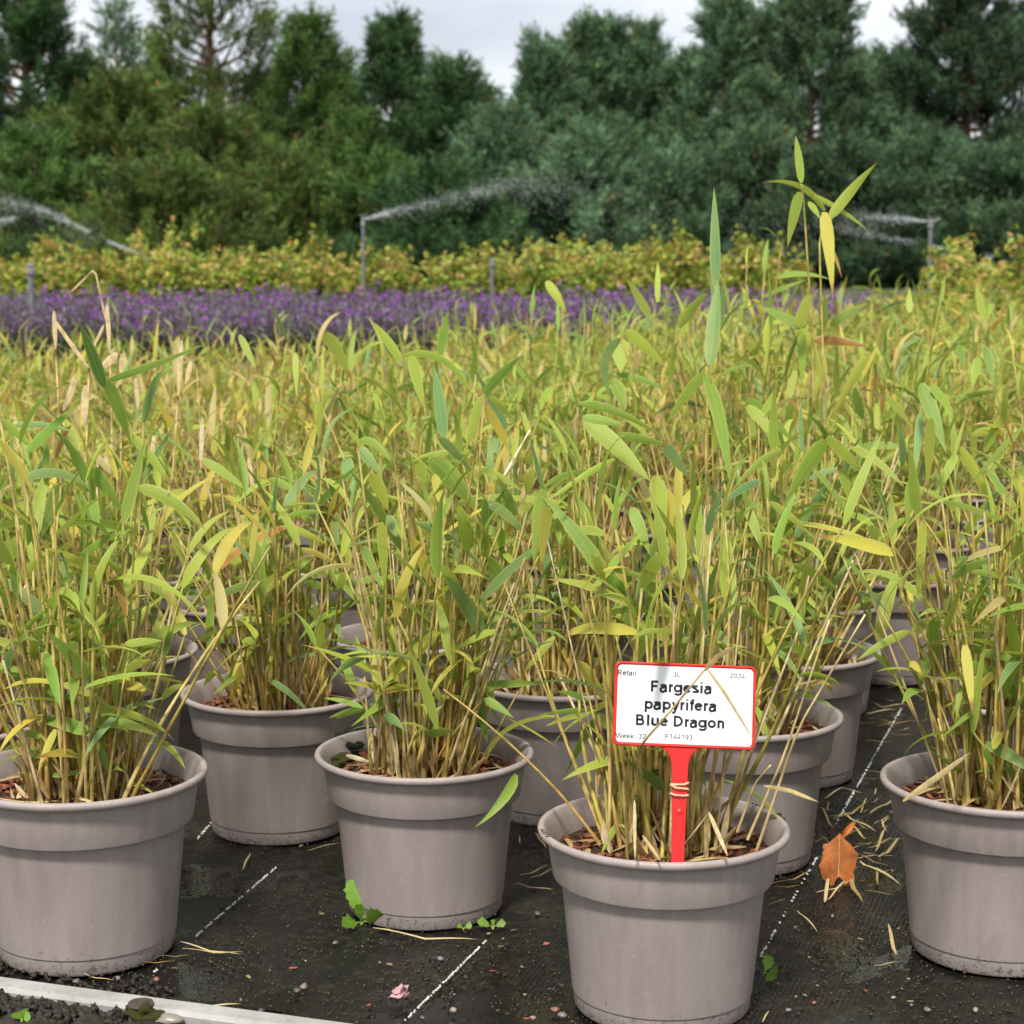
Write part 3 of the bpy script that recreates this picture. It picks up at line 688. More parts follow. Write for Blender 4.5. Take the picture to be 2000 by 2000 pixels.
# --- leaves traced from the photograph, one line each: base x,y -> tip x,y, width, colour (crop pixels)
CROPS = {2: (1000, 0, 1.932), 3: (0, 600, 2.76), 4: (600, 600, 2.76), 5: (1300, 600, 2.76), 6: (0, 1200, 2.414), 7: (600, 1200, 2.414), 8: (1300, 1200, 2.414)}
HERO = {
 ('P0', 3): [(560,430,425,75,75,'d'),(580,395,1135,185,45,'g',830,310),(570,400,710,750,85,'g'),(725,1010,965,590,50,'d'),(145,780,435,510,60,'g'),(0,600,215,800,50,'n'),
   (65,640,410,680,40,'b',240,635),(140,920,490,980,60,'b',320,895),(470,890,700,1165,110,'g',560,960),(710,690,930,970,60,'y'),(740,970,1110,1200,80,'n',920,1040),(330,960,210,1260,100,'d'),
   (250,960,250,700,45,'g'),(0,720,205,1040,60,'Y'),(75,1470,390,1270,50,'y'),(425,1360,715,1200,50,'g'),(570,1290,650,1530,55,'b'),(180,1130,150,1290,85,'g'),(70,970,60,600,30,'d'),
   (340,1370,385,1640,40,'b'),(500,1040,530,1230,55,'g'),(1400,1480,1020,1650,50,'d'),(390,1060,430,1200,60,'g')],
 ('C', 3): [(930,1200,1025,1500,60,'y'),(1090,820,1350,1000,55,'n'),(1350,1225,1360,1470,60,'g'),(1385,1230,1600,1440,80,'y'),(1190,1270,1330,1440,80,'y'),(660,1470,1000,1590,50,'y'),
   (1120,1530,1010,1656,40,'y'),(1450,930,1620,1000,50,'n'),(1540,1010,1695,1200,60,'y'),(1540,1130,1770,1110,35,'g'),(1540,1180,1780,1290,45,'y'),(1620,1300,1890,1440,35,'Y'),(1600,1310,1700,1480,60,'n'),
   (1650,1490,1840,1540,50,'g'),(820,1070,790,1370,60,'y')],
 ('J', 3): [(1860,810,1900,1010,80,'b'),(1910,1110,1810,1340,40,'Y'),(1720,510,1720,740,55,'y'),(1750,140,1900,400,80,'y'),(1590,245,1600,500,40,'y'),(1380,390,1375,560,50,'y'),(1290,150,1380,340,45,'n'),(960,350,980,500,50,'Y')],
 ('B', 4): [(735,700,680,310,75,'b'),(955,465,1155,265,60,'g'),(955,475,850,790,70,'y'),(965,545,1110,820,60,'Y'),(980,480,1140,660,40,'n'),(665,815,930,1110,120,'g'),
   (680,810,850,850,40,'n'),(715,705,890,895,60,'b'),(890,860,1170,1000,45,'y'),(280,720,460,850,50,'n',370,740),(275,765,400,915,70,'b'),(345,900,440,1110,85,'y'),(400,1160,420,1540,65,'y'),
   (430,1125,485,1240,70,'b'),(565,1245,725,1625,75,'Y'),(580,1160,1000,1450,50,'b'),(960,1350,1130,1640,90,'g'),(960,1040,960,1350,50,'d'),(960,1045,1200,1250,60,'b'),(1040,1190,1050,1400,55,'g'),
   (600,840,640,970,75,'y'),(680,900,740,1110,60,'Y'),(505,290,345,70,55,'n'),(560,260,630,560,70,'n'),(520,260,900,500,45,'n',740,290),(300,1290,400,1520,60,'d')],
 ('E', 4): [(710,270,765,10,60,'g'),(800,640,830,510,40,'g'),(1130,1130,1250,980,50,'n'),(1200,690,1150,560,40,'y')],
 ('S', 4): [(1270,980,1220,1390,85,'g'),(1290,1080,1260,1430,80,'Y'),(1280,970,1680,910,35,'g',1450,890),(1470,520,1932,710,55,'g',1680,570),(1485,590,1720,640,60,'g'),(1490,600,1850,940,110,'n'),
   (1670,690,1932,740,55,'g'),(1870,910,1930,1260,110,'y'),(1420,1190,1730,1500,100,'y'),(1610,1410,1932,1500,40,'n'),(1615,1450,1780,1656,90,'g'),
   (1930,1210,1760,1590,90,'d'),(1440,1040,1560,1280,80,'n'),(1750,1080,1850,1340,80,'g'),(1265,970,1200,690,30,'b'),(1660,820,1290,1050,40,'n')],
 ('D', 4): [(1690,170,1690,360,110,'n'),(1690,170,1640,500,60,'b',1605,300),(1720,125,1932,330,70,'y'),(1650,360,1932,450,40,'g'),(1650,390,1720,560,80,'g')],
 ('S', 5): [(0,980,50,1400,90,'Y'),(60,1120,140,1520,80,'Y'),(0,750,130,930,80,'b'),(510,940,260,1110,50,'b'),(440,1080,530,1330,60,'n')],
 ('D', 5): [(240,310,285,-150,90,'b'),(215,360,350,960,92,'g',290,600),(210,360,0,640,70,'n'),(860,720,630,1080,100,'n'),(870,700,1100,930,70,'y'),(1000,755,1290,975,50,'n'),(440,495,720,770,60,'g'),
   (440,530,630,750,70,'n'),(625,775,350,1000,55,'n'),(700,1240,885,930,55,'b'),(270,1130,710,1300,35,'y',470,1130),(690,1210,350,1330,60,'y'),(690,1390,965,1565,55,'n'),(560,1050,850,1290,45,'n'),(1290,1140,1110,1310,45,'n'),
   (940,850,1010,1090,70,'n'),(1190,480,1340,670,45,'n'),(1100,1180,1260,1470,70,'n')],
 ('G', 5): [(740,115,860,470,65,'y'),(730,110,500,-5,55,'g'),(730,100,780,-100,70,'y'),(735,130,735,440,55,'n'),(800,180,1090,215,65,'o'),(1100,240,880,650,60,'y')],
 ('R', 5): [(1375,410,1515,790,90,'g'),(1430,420,1560,580,55,'n'),(1385,560,1340,940,55,'b'),(1430,600,1410,1010,65,'y'),(1590,755,1815,1160,60,'y'),(1570,795,1450,1040,55,'n'),(1390,1145,1360,1590,60,'y'),
   (1340,960,1380,1140,50,'g'),(1320,940,1300,1230,55,'g'),(1490,1045,1932,1200,35,'g'),(1500,1420,1200,1656,40,'n'),(1550,1460,1800,1350,55,'g'),(1650,1430,1930,1510,40,'n')],
 ('I', 5): [(1580,200,1610,355,45,'g'),(1720,210,1770,400,50,'g'),(1690,270,1650,440,60,'n'),(1650,690,1900,680,45,'y'),(1720,780,1850,500,50,'n')],
 ('G', 2): [(1092,690,1070,510,34,'n'),(1180,795,935,690,27,'y',1080,700),(1085,725,1038,940,45,'n'),(1180,800,1212,1140,56,'Y'),(1195,825,1380,612,45,'n'),(1110,730,1360,885,22,'n'),(1205,930,1245,1050,20,'o'),
   (1120,760,1165,830,26,'n'),(1090,1236,920,1155,45,'g'),(1080,1236,1130,1100,50,'y'),(1200,1230,1350,1140,40,'g'),(1180,1236,1180,1100,30,'g')],
 ('D', 2): [(770,1092,762,705,46,'b'),(790,1230,800,1040,27,'b'),(630,1236,745,1100,45,'n')],
 ('H', 2): [(550,1140,550,980,25,'y'),(520,1200,425,1045,35,'n'),(1500,1180,1500,1085,28,'y'),(1780,1200,1750,1070,35,'y'),(130,1060,210,1190,40,'y')],
 ('P0', 6): [(200,180,290,450,75,'g'),(580,280,720,215,45,'y'),(590,310,760,340,40,'n'),(550,455,745,530,50,'y'),(660,505,425,560,45,'g'),(300,410,435,440,50,'y'),(545,270,540,445,40,'g'),(260,540,170,780,40,'Y'),
   (770,200,830,0,50,'d'),(380,30,520,210,60,'y'),(200,575,60,555,40,'g'),(220,590,0,650,40,'g'),(590,140,770,125,45,'n'),(365,140,290,185,50,'g')],
 ('C', 6): [(1150,40,1000,170,40,'n'),(1150,230,1080,430,45,'Y'),(1165,230,1160,370,35,'Y'),(1345,90,1400,265,50,'Y'),(1500,260,1550,410,40,'Y'),(1180,30,1360,85,60,'y'),(1010,270,960,340,40,'g'),(1140,130,1260,130,40,'n'),
   (1190,195,1350,175,35,'n'),(1300,160,1270,240,30,'y'),(1280,230,1330,320,40,'y'),(1260,370,1320,370,30,'g'),(1510,30,1515,250,50,'y')],
 ('B', 7): [(330,160,325,430,50,'Y'),(340,450,100,490,40,'g',220,450),(440,430,600,540,70,'g'),(430,480,380,700,50,'b'),(790,335,850,610,70,'g'),(835,400,975,490,45,'g'),(600,560,660,460,45,'n'),(690,260,760,410,60,'n'),
   (560,310,650,430,45,'g'),(810,225,550,300,38,'o'),(740,240,790,330,60,'g'),(700,270,650,390,50,'g'),(460,310,500,430,45,'g'),(330,450,470,425,40,'n'),(360,480,460,550,50,'b')],
 ('S', 7): [(1280,225,1430,460,60,'Y'),(1360,460,1080,480,32,'g'),(1310,470,1120,530,30,'y'),(1360,490,1215,765,55,'g'),(1380,560,1370,830,42,'Y'),(1320,410,1175,365,32,'g'),(1465,985,1385,1135,35,'n'),
   (1480,990,1530,1090,27,'n'),(1440,970,1570,905,37,'n'),(1690,830,1490,680,60,'d'),(1660,800,1540,640,50,'g'),(1490,0,1640,225,60,'g')],
 ('E', 7): [(1165,105,1020,280,40,'n'),(1030,270,1110,390,35,'n')],
 ('D', 8): [(0,100,80,140,40,'y'),(105,130,330,125,55,'n'),(470,80,480,370,45,'y'),(440,295,640,440,35,'n'),(500,360,530,450,40,'y'),(750,300,790,380,35,'n')],
 ('R', 8): [(1150,80,900,220,45,'n'),(1165,80,1330,0,50,'n'),(1410,140,1450,480,55,'Y'),(1465,300,1490,0,50,'g'),(1490,185,1690,240,50,'g'),(1520,30,1690,120,45,'Y'),(1150,225,1215,300,45,'Y'),(1390,340,1370,510,32,'n'),
   (1640,680,1690,920,60,'g'),(1300,140,1230,270,50,'Y')],
}
def hero_leaf(root, origin, P0, P2, P1, half, col, depthdir, name='leaf', fold=None):
    n = 10; t = np.linspace(0, 1, n)
    a, m, b_ = map(np.array, (P0, P1, P2))
    pts = ((1 - t) ** 2)[:, None] * a + (2 * t * (1 - t))[:, None] * m + (t ** 2)[:, None] * b_
    d = np.gradient(pts, axis=0); vd = np.array(depthdir)
    s = np.cross(d, vd); s /= np.linalg.norm(s, axis=1)[:, None] + 1e-12
    nr = np.cross(s, d); nr /= np.linalg.norm(nr, axis=1)[:, None] + 1e-12
    tw0, tw1 = random.gauss(0, .25), random.gauss(0, .35)
    ang = (tw0 + (tw1 - tw0) * t)[:, None]
    side = s * np.cos(ang) + nr * np.sin(ang)
    mb = MB(); ribbon(mb, pts - np.array(origin), side, leaf_profile(t, random.uniform(.85, 1.2)) * half * .90, random.uniform(.05, .4) if fold is None else fold, col, .04)
    return link(name, mb.mesh('leaf', M['leaf_col']), root)

def px(crop, x, y):
    ox, oy, s = CROPS[crop]; return ox + x / s, oy + y / s

idx = 0
for key in NEAR:
    root = link('potted_bamboo', None, loc=pos[key]); ROOT[key] = root
    tag(root, LABELS[key], 'potted plant', GROUP_NEAR)
    sk = SCALE.get(key, 1.0); root.scale = (sk,) * 3; pos_k = pos[key]
    pot_parts(root, idx, random.uniform(0, 6.28)); idx += 1
    big = key in ('P0', 'B', 'S', 'R', 'C', 'D')
    culms, leaves = gen_plant(.285 if key not in ('C', 'F') else .25, 54, 3.9 if big else 4.6, .6, .08, low=46)
    if key == 'S':
        culms = [(a, b_, r_, bd, *pl) if b_.y > -.045 else (Vector((a.x, abs(a.y) * .6, a.z)), Vector((b_.x, abs(b_.y) * .6, b_.z)), r_, Vector((bd.x, -bd.y * .6, 0)), *pl) for (a, b_, r_, bd, *pl) in culms]
        culms = [(Vector((a.x, max(a.y, -.034), a.z)), b_, r_, bd, *pl) for (a, b_, r_, bd, *pl) in culms]
        leaves = [l_ for l_ in leaves if not any(e_.y < .0 and abs(e_.x - .01) < .085 and .13 < e_.z < .30 for e_ in (l_[0], l_[0] + l_[1] * l_[4], l_[0] + l_[1] * l_[4] * .5 ))]
    # stems that carry the traced leaves
    for (k2, crop), rows in HERO.items():
        if k2 != key: continue
        ox, oy, sc = CROPS[crop]; base_d = (pos[key] + Vector((0, 0, .2)) - CAM).dot(FWD)
        for row in rows:
            bx, by = px(crop, row[0], row[1]); tx, ty = px(crop, row[2], row[3])
            d0 = base_d + (random.uniform(-.07, .035) if key != 'S' else random.uniform(-.015, .05)); d1 = d0 + random.uniform(-.035, .03)
            p0, p2 = at(bx, by, d0), at(tx, ty, d1)
            if len(row) > 6: mx_, my_ = px(crop, row[6], row[7])
            else: mx_, my_ = (bx + tx) / 2, (by + ty) / 2
            lp = (p0 - p2).length
            pm = at(mx_, my_, (d0 + d1) / 2)
            if len(row) > 6: pm = pm * 2 - (p0 + p2) * .5
            else: pm = pm + Vector((0, -.02, 1)) * lp * random.uniform(.02, .16)
            half = row[4] / sc / F_PX * d0 / 2
            hero_leaf(root, pos[key], *[pos[key] + (v_ - pos[key]) / sk for v_ in (p0, p2, pm)], half / sk, leafcol(row[5]), FWD)
            # its stem: from the clump to the leaf base
            q = (p0 - pos[key]) / sk
            if random.random() < (.62 if q.z < .40 else .25) and crop != 2:
                a = math.atan2(q.y, q.x) + random.gauss(0, .5); rr = random.uniform(.008, .045)
                s0 = Vector((rr * math.cos(a), rr * math.sin(a), SOIL_Z - .004))
                q_end = q
                culms.append((s0, q_end, random.uniform(.0011, .0018), Vector((0, 0, 0)) - Vector((q.x - s0.x, q.y - s0.y, 0)) * .18))
    for (a, b_, r, bend, *pl) in culms:
        mb = MB(); add_culm(mb, a, b_, r, bend, bool(pl), 6)
        link('culm', mb.mesh('culm', M['culm']), root)
    for (q, ld, roll, w, L, ck, ti) in leaves:
        o = link('leaf', TEMPL[ti][3], root, mtx=dir_matrix(q, ld, roll, w, L)); o.color = leafcol(ck)

# --- the rows behind: hexagonal grid along the bed
VARIANTS = []
def variant(**kw):
    culms, leaves = gen_plant(**kw); mc, ml = MB(), MB()
    for (a, b_, r, bend, *pl) in culms: add_culm(mc, a, b_, r * 1.1, bend, bool(pl), 4)
    for (q, ld, roll, w, L, ck, ti) in leaves:
        V, F, uv, _ = TEMPL[ti]; m = np.array(dir_matrix(q, ld, roll, w, L))
        ml.add(V @ m[:3, :3].T + m[:3, 3], F, leafcol(ck), uv)
    return mc.mesh('culms', M['culm']), ml.mesh('leaves', M['leaf_col']), leaves, culms
for i in range(9): VARIANTS.append(variant(height=.25 if i < 6 else .23, n_culm=56, per=4.0, yellow=(.5, .75, .6, .8, .45, .65, .9, .9, .9)[i], straw=.14 if i < 6 else .55, spread=.05, tall_n=(4, 5, 4, 3, 5, 4, 2, 2, 3)[i], stalks=(20, 26, 20, 24, 18, 22, 46, 50, 46)[i], low=10))
cols = {-1: ('F', pos['F']), 0: ('P0', pos['P0']), 1: ('B', pos['B']), 2: ('S', pos['S']), 3: ('R', pos['R'])}
taken = list(pos.values()); far_pts = []
for k in range(-16, 22):
    c0 = pos['P0'] + B_HAT * (.255 * k) + A_HAT * (.166 if k % 2 else 0)
    for n in range(0, 26):
        p = c0 + A_HAT * (.330 * n) + Vector((random.gauss(0, .010), random.gauss(0, .010), 0)); p.z = 0
        if p.y < 1.5 or p.y > 6.0 + .35 * p.x + .5: continue
        if (p - e0).dot(E_N) < .12: continue
        if abs(p.x) > p.y * .2755 + .30: continue
        if min((p - q).length for q in taken) < .225: continue
        taken.append(p); far_pts.append(p)
far_pts.sort(key=lambda p: p.y)
ORD = ['nearest', 'first', 'second', 'third', 'fourth', 'fifth', 'sixth', 'seventh', 'eighth', 'ninth', 'tenth']
START = {-1: 1, 0: 3, 1: 2, 2: 4, 3: 2}; COUNT = {}
ANCH = {0: 'from the pot beside the edging strip', 1: 'from the pot with weeds at its foot', 2: 'from the pot with the red label', 3: 'from the pot across the littered gap',
        -1: 'one column before the edging-strip pot', -2: 'two columns before the edging-strip pot', -3: 'three columns before the edging-strip pot', -4: 'four columns before the edging-strip pot',
        4: 'one column past the littered gap pot', 5: 'two columns past the littered gap pot'}
LAB_FAR = 'small taupe potted bamboo in the distant rows before the purple flowers'
for i, p in enumerate(far_pts):
    root = link('potted_bamboo', None, loc=p); rz = random.uniform(0, 6.28); sc = random.uniform(.9, 1.1) * (.95 + .17 * min(1, max(0, (p.x / p.y + .03) * 6))) * (1.08 if p.y < 3 else .92)
    near = p.y < 3.1
    lab = LAB_FAR
    if near:
        kk = round((p - pos['P0']).dot(B_HAT) / .255); COUNT[kk] = COUNT.get(kk, START.get(kk, 0)) + 1
        lab = 'taupe potted bamboo, %s in the column running back %s' % (ORD[min(COUNT[kk], len(ORD) - 1)], ANCH.get(kk, 'beyond the others'))
        lab = lab.replace('taupe potted bamboo, ', 'potted bamboo ').replace('in the column running back', 'back')
    tag(root, lab if near else LAB_FAR, 'potted plant', 'potted bamboos in the middle rows' if near else 'potted bamboos in the distant rows')
    straw = (-.27 < p.x / p.y < -.06 and p.y > 2.5 and random.random() < .8) or random.random() < .12
    vi = random.choice((6, 7, 8)) if straw else random.randrange(6)
    mc, ml, leaves, culms = VARIANTS[vi]
    pot_parts(root, i, rz)
    m = Matrix.Rotation(rz, 4, 'Z') @ Matrix.Diagonal((1, 1, sc, 1))
    tag(link('culms', mc, root, mtx=m), kind='stuff')
    if p.y < 2.75:
        for (q, ld, roll, w, L, ck, ti) in leaves:
            o = link('leaf', TEMPL[ti][3], root, mtx=m @ dir_matrix(q, ld, roll, w, L)); o.color = leafcol(ck)
    else:
        tag(link('leaves', ml, root, mtx=m), kind='stuff')
print('bamboo pots', len(far_pts) + len(NEAR), 'individual-leaf pots', sum(p.y < 2.75 for p in far_pts))

# dry stalks and straw leaves of the front plants, traced
def dry(key, pts, w, col, d, name='dry_stalk', flat=False):
    w = w * (.55 if flat else 1.0)
    root = ROOT[key]; P = [np.array((at(x, y, dd) - pos[key]) / SCALE.get(key, 1.0)) for (x, y), dd in zip(pts, d)]
    n = 12; t = np.linspace(0, 1, n); k = np.linspace(0, 1, len(P))
    q = np.stack([np.interp(t, k, [p[i] for p in P]) for i in range(3)], 1)
    mb = MB()
    if flat:
        dd = np.gradient(q, axis=0); s = np.cross(dd, np.array(FWD)); s /= np.linalg.norm(s, axis=1)[:, None]
        ribbon(mb, q, s, leaf_profile(t, .6) * w, .3, (*[c_ * .82 for c_ in col], 1)); me = mb.mesh(name, M['litter'])
    else:
        c = np.tile(np.array((*col, 1)), (n, 1)); c[::4, :3] *= .5
        tube(mb, q, w * np.linspace(1, .6, n), 6, c); me = mb.mesh(name, M['culm'])
    return link(name, me, root)
STRAW, BROWN = (.56, .42, .19), (.28, .17, .07)
c1 = lambda x, y: (1150 + x / 4.2, 1260 + y / 4.2)
dS = 1.40
dry('S', [c1(415, 1070), c1(400, 920), c1(430, 810), c1(630, 590), c1(860, 310), c1(960, 190)], .0012, (.40, .28, .12), [1.43, 1.41, 1.385, 1.375, 1.375, 1.38])
dry('S', [c1(950, 210), c1(1060, 90), c1(1210, 5)], .0035, (.36, .24, .11), [1.38, 1.385, 1.39], 'dry_leaf', True)
dry('S', [c1(970, 190), c1(1120, 400), c1(1355, 785)], .0022, (.62, .50, .24), [1.38, 1.378, 1.38], 'dry_leaf', True)
dry('S', [(1478, 1660), (1560, 1420), (1690, 1200)], .0013, STRAW, [1.50, 1.47, 1.44])
dry('S', [(1460, 1640), (1530, 1480), (1620, 1210)], .0013, STRAW, [1.50, 1.48, 1.46])
dry('S', [(1440, 1625), (1475, 1530), (1505, 1495)], .0011, STRAW, [1.48, 1.46, 1.44])
dry('S', [(1492, 1535), (1545, 1545), (1600, 1567)], .0028, (.62, .50, .22), [1.44, 1.42, 1.41], 'dry_leaf', True)
dry('S', [c1(375, 1270), c1(380, 1765)], .0022, (.58, .46, .24), [1.46, 1.425], 'dry_leaf', True)
dry('S', [c1(985, 1370), c1(1140, 1730)], .0030, (.62, .50, .26), [1.47, 1.43], 'dry_leaf', True)
dry('S', [c1(440, 1560), c1(590, 1770)], .0022, (.60, .47, .24), [1.46, 1.43], 'dry_leaf', True)
dry('R', [(1764, 1565), (1840, 1512), (1897, 1469)], .0045, (.60, .46, .22), [1.48, 1.52, 1.56], 'dry_leaf', True)
dry('B', [(676, 1475), (700, 1482), (722, 1488)], .0035, (.62, .52, .30), [1.60, 1.60, 1.60], 'dry_leaf', True)
dry('F', [(140, 570), (185, 525), (210, 640)], .0016, (.66, .50, .25), [2.9, 2.9, 2.9])
dry('C', [(395, 815), (392, 915)], .0042, (.72, .62, .38), [1.95, 1.95], 'dry_leaf', True)
dry('C', [(396, 915), (440, 1080), (480, 1340)], .0013, STRAW, [1.95, 1.96, 1.95])
dry('B', [(985, 930), (1035, 840)], .0016, (.72, .62, .40), [1.7, 1.7])
dF = (pos['F'] + Vector((0, 0, .2)) - CAM).dot(FWD)
c3 = lambda x, y: (x / 2.76, 600 + y / 2.76)
for (pts, w) in (([(290, 20), (300, 230)], .0030), ([(285, 60), (390, 210), (480, 330)], .0028), ([(575, -20), (592, 250)], .0030), ([(560, 95), (500, 225)], .0022), ([(632, 248), (540, 335)], .0055), ([(655, 250), (650, 420)], .0030),
                 ([(412, 380), (340, 560)], .0045), ([(460, 420), (450, 640)], .0050), ([(980, 180), (960, 480)], .0035), ([(730, 380), (745, 560)], .0030), ([(600, 740), (560, 860)], .0050), ([(830, 690), (815, 850)], .0035), ([(1340, 810), (1365, 1000)], .0030), ([(1030, 290), (1000, 420)], .0035)):
    dd_ = dF + random.uniform(-.05, .10)
    dry('F', [c3(*p) for p in pts], w * 1.6, (.74, .56, .30), [dd_] * len(pts), 'dry_leaf', True)
for (x0, y0, x1, y1) in ((300, 230, 330, 1100), (592, 250, 600, 1150), (480, 330, 440, 1100), (650, 420, 640, 1150), (340, 560, 360, 1150), (960, 480, 900, 1150)):
    dd_ = dF + random.uniform(-.05, .10); dry('F', [c3(x0, y0), c3((x0 + x1) / 2 + 8, (y0 + y1) / 2), c3(x1, y1)], .0014, (.64, .47, .20), [dd_] * 3)
# tall culms that stand above the rest
def tall(key, pts, d):
    P = [np.array(at(x, y, d) - pos[key]) for x, y in pts]
    mb = MB(); tt = np.linspace(0, 1, 14); kk = np.linspace(0, 1, len(P)); q = np.stack([np.interp(tt, kk, [p[i] for p in P]) for i in range(3)], 1)
    c = np.tile(np.array((.42, .30, .085, 1)), (14, 1)); c[:, 1] += .05 * tt; c[::4, :3] *= .6
    tube(mb, q, .0017 * np.linspace(1.1, .6, 14), 6, c); link('culm', mb.mesh('culm', M['culm']), ROOT[key])
dG = (pos['G'] + Vector((0, 0, .2)) - CAM).dot(FWD)
tall('G', [(1600, 1240), (1592, 900), (1586, 640), (1570, 400), (1565, 360)], dG)
tall('G', [(1615, 1240), (1610, 800), (1606, 640), (1600, 480), (1610, 415)], dG - .02)
dD = (pos['D'] + Vector((0, 0, .2)) - CAM).dot(FWD)
tall('D', [(1400, 1380), (1378, 900), (1384, 720), (1398, 560)], dD)

# moss and soil clump on pot B, moss in S
for (key, x, y, s, m_) in (('B', 705, 1445, .013, 'earth'), ('B', 735, 1452, .010, 'moss'), ('B', 668, 1483, .007, 'moss'), ('S', 1500, 1605, .009, 'moss'), ('B', 685, 1462, .009, 'earth')):
    p = on_z(x, y, SOIL_Z + .008) - pos[key]
    o = link('moss_clump' if m_ == 'moss' else 'soil_clump', lump_mesh('clump', M[m_], random.randrange(999), rough=.6, sub=3), ROOT[key], loc=p)
    o.scale = (s * 1.3, s, s * .75)
# dirt caught in the raised marks on the rim of the labelled pot
for a0, a1, n in ((188, 199, 5), (28, 40, 5)):
    for a in np.linspace(R(a0), R(a1), n):
        mb = MB(); box_mb(mb, (random.uniform(.0018, .0035), .0016, .0006), jit=.15)
        o = link('rim_mark', mb.mesh('rim_mark', M['mark'], False), ROOT['S'], loc=(.0975 * math.cos(a), .0975 * math.sin(a), .1469)); o.rotation_euler = (0, 0, a + random.uniform(-.4, .4))

# ------------------------------------------------------------------ red plant label
def glyph(ch, h):
    """strokes (centre lines) of a plain sans-serif letter; cap height 1; h = half stroke width"""
    X = .73
    def arc(cx, cy, rx, ry, a0, a1, n=14): return [(cx + rx * math.cos(R(a0 + (a1 - a0) * i / n)), cy + ry * math.sin(R(a0 + (a1 - a0) * i / n))) for i in range(n + 1)]
    L = .09 + h; b = 1 - h
    def bowl(x, y0, y1, rx): return [(L, y1), (x, y1)] + arc(x, (y0 + y1) / 2, rx, (y1 - y0) / 2, 80, -80, 10) + [(x, y0), (L, y0)]
    ro = X / 2; rx = .31 - h * .35
    ring = lambda cx: arc(cx, ro, rx, ro - h, 0, 360, 24)
    G = {
     'F': ([[(L, 0), (L, 1)], [(L, b), (.74, b)], [(L, .50), (.66, .50)]], .84),
     'R': ([[(L, 0), (L, 1)], bowl(.50, .46, b, .24), [(.46, .46), (.80, 0)]], .98),
     'L': ([[(L, 0), (L, 1)], [(L, h), (.68, h)]], .76),
     'B': ([[(L, 0), (L, 1)], bowl(.48, .53, b, .20), bowl(.52, h, .53, .24)], .99),
     'D': ([[(L, 0), (L, 1)], [(L, b), (.38, b)] + arc(.38, .5, .44, .5 - h, 85, -85, 18) + [(.38, h), (L, h)]], 1.0),
     'P': ([[(L, 0), (L, 1)], bowl(.50, .44, b, .24)], .92),
     'W': ([[(.04, 1), (.32, 0)], [(.32, 0), (.64, 1)], [(.64, 1), (.96, 0)], [(.96, 0), (1.24, 1)]], 1.28),
     'a': ([arc(.36, X - .22, .23, .22 - h, 170, 0, 12) + [(.59, .1), (.62, 0)], [(.59, .44), (.36, .41)] + arc(.30, .21, .21 - h * .3, .20 - h * .1, 80, 300, 12) + [(.50, .10), (.59, .24)]], .76),
     'r': ([[(L, 0), (L, X)], arc(.42, X - .30, .42 - L, .30 - h, 180, 78, 8)], .50),
     'g': ([ring(.39), [(.70, X), (.70, .02)] + arc(.41, -.02, .29, .27 - h, 0, -160, 12)], .84),
     'e': ([[(.09 + h, .40), (.69 - h * .4, .40)], arc(.39, ro, rx, ro - h, 5, 325, 22)], .76),
     's': ([arc(.36, X - .20, .22, .20 - h, 25, 200, 10) + [(.30, .42), (.44, .335)] + arc(.36, .20, .24, .20 - h, 50, -165, 12)], .70),
     'i': ([[(L, 0), (L, X)], [(L, .86), (L, 1.0)]], .18 + 2 * h),
     'p': ([ring(.45), [(L, -.29), (L, X)]], .84),
     'y': ([[(.05 + h, X), (.36, .04)], [(.66, X), (.36, -.05), (.28, -.22), (.10, -.24)]], .72),
     'f': ([[(.22, 0), (.22, .80), (.26, .92), (.44, b)], [(.03, X - h * .6), (.43, X - h * .6)]], .43),
     'l': ([[(L, 0), (L, 1)]], .18 + 2 * h),
     'u': ([[(L, X), (L, .25)] + arc(.36, .25, .36 - L, .25 - h, 180, 340, 10), [(.67, X), (.67, 0)]], .84),
     'o': ([ring(.41)], .82),
     'n': ([[(L, 0), (L, X)], arc(.40, X - .26, .40 - L, .26 - h, 170, 0, 10) + [(.80 - L, 0)]], .84),
     't': ([[(.22, .95), (.22, .16), (.28, h), (.42, h)], [(.03, X - h * .6), (.42, X - h * .6)]], .44),
     'k': ([[(L, 0), (L, 1)], [(.64, X), (L, .27)], [(.28, .42), (.66, 0)]], .70),
     ' ': ([], .40),
     '0': ([arc(.39, .5, .31 - h * .4, .5 - h, 0, 360, 24)], .78),
     '1': ([[(.45, 0), (.45, 1)], [(.45, .97), (.34, .82), (.16, .74)]], .78),
     '2': ([arc(.38, .71, .27, .29 - h, 165, -35, 12) + [(.12, h), (.70, h)]], .78),
     '3': ([arc(.36, .75, .25, .25 - h, 155, -80, 10), arc(.36, .28, .29, .28 - h, 85, -160, 12)], .78),
     '4': ([[(.54, 0), (.54, 1), (.06, .27), (.74, .27)]], .78),
     '9': ([arc(.38, .67, .28, .33 - h, 0, 360, 20), [(.66, .67), (.62, .25), (.48, h), (.30, h), (.14, .16)]], .78)}
    return G[ch]
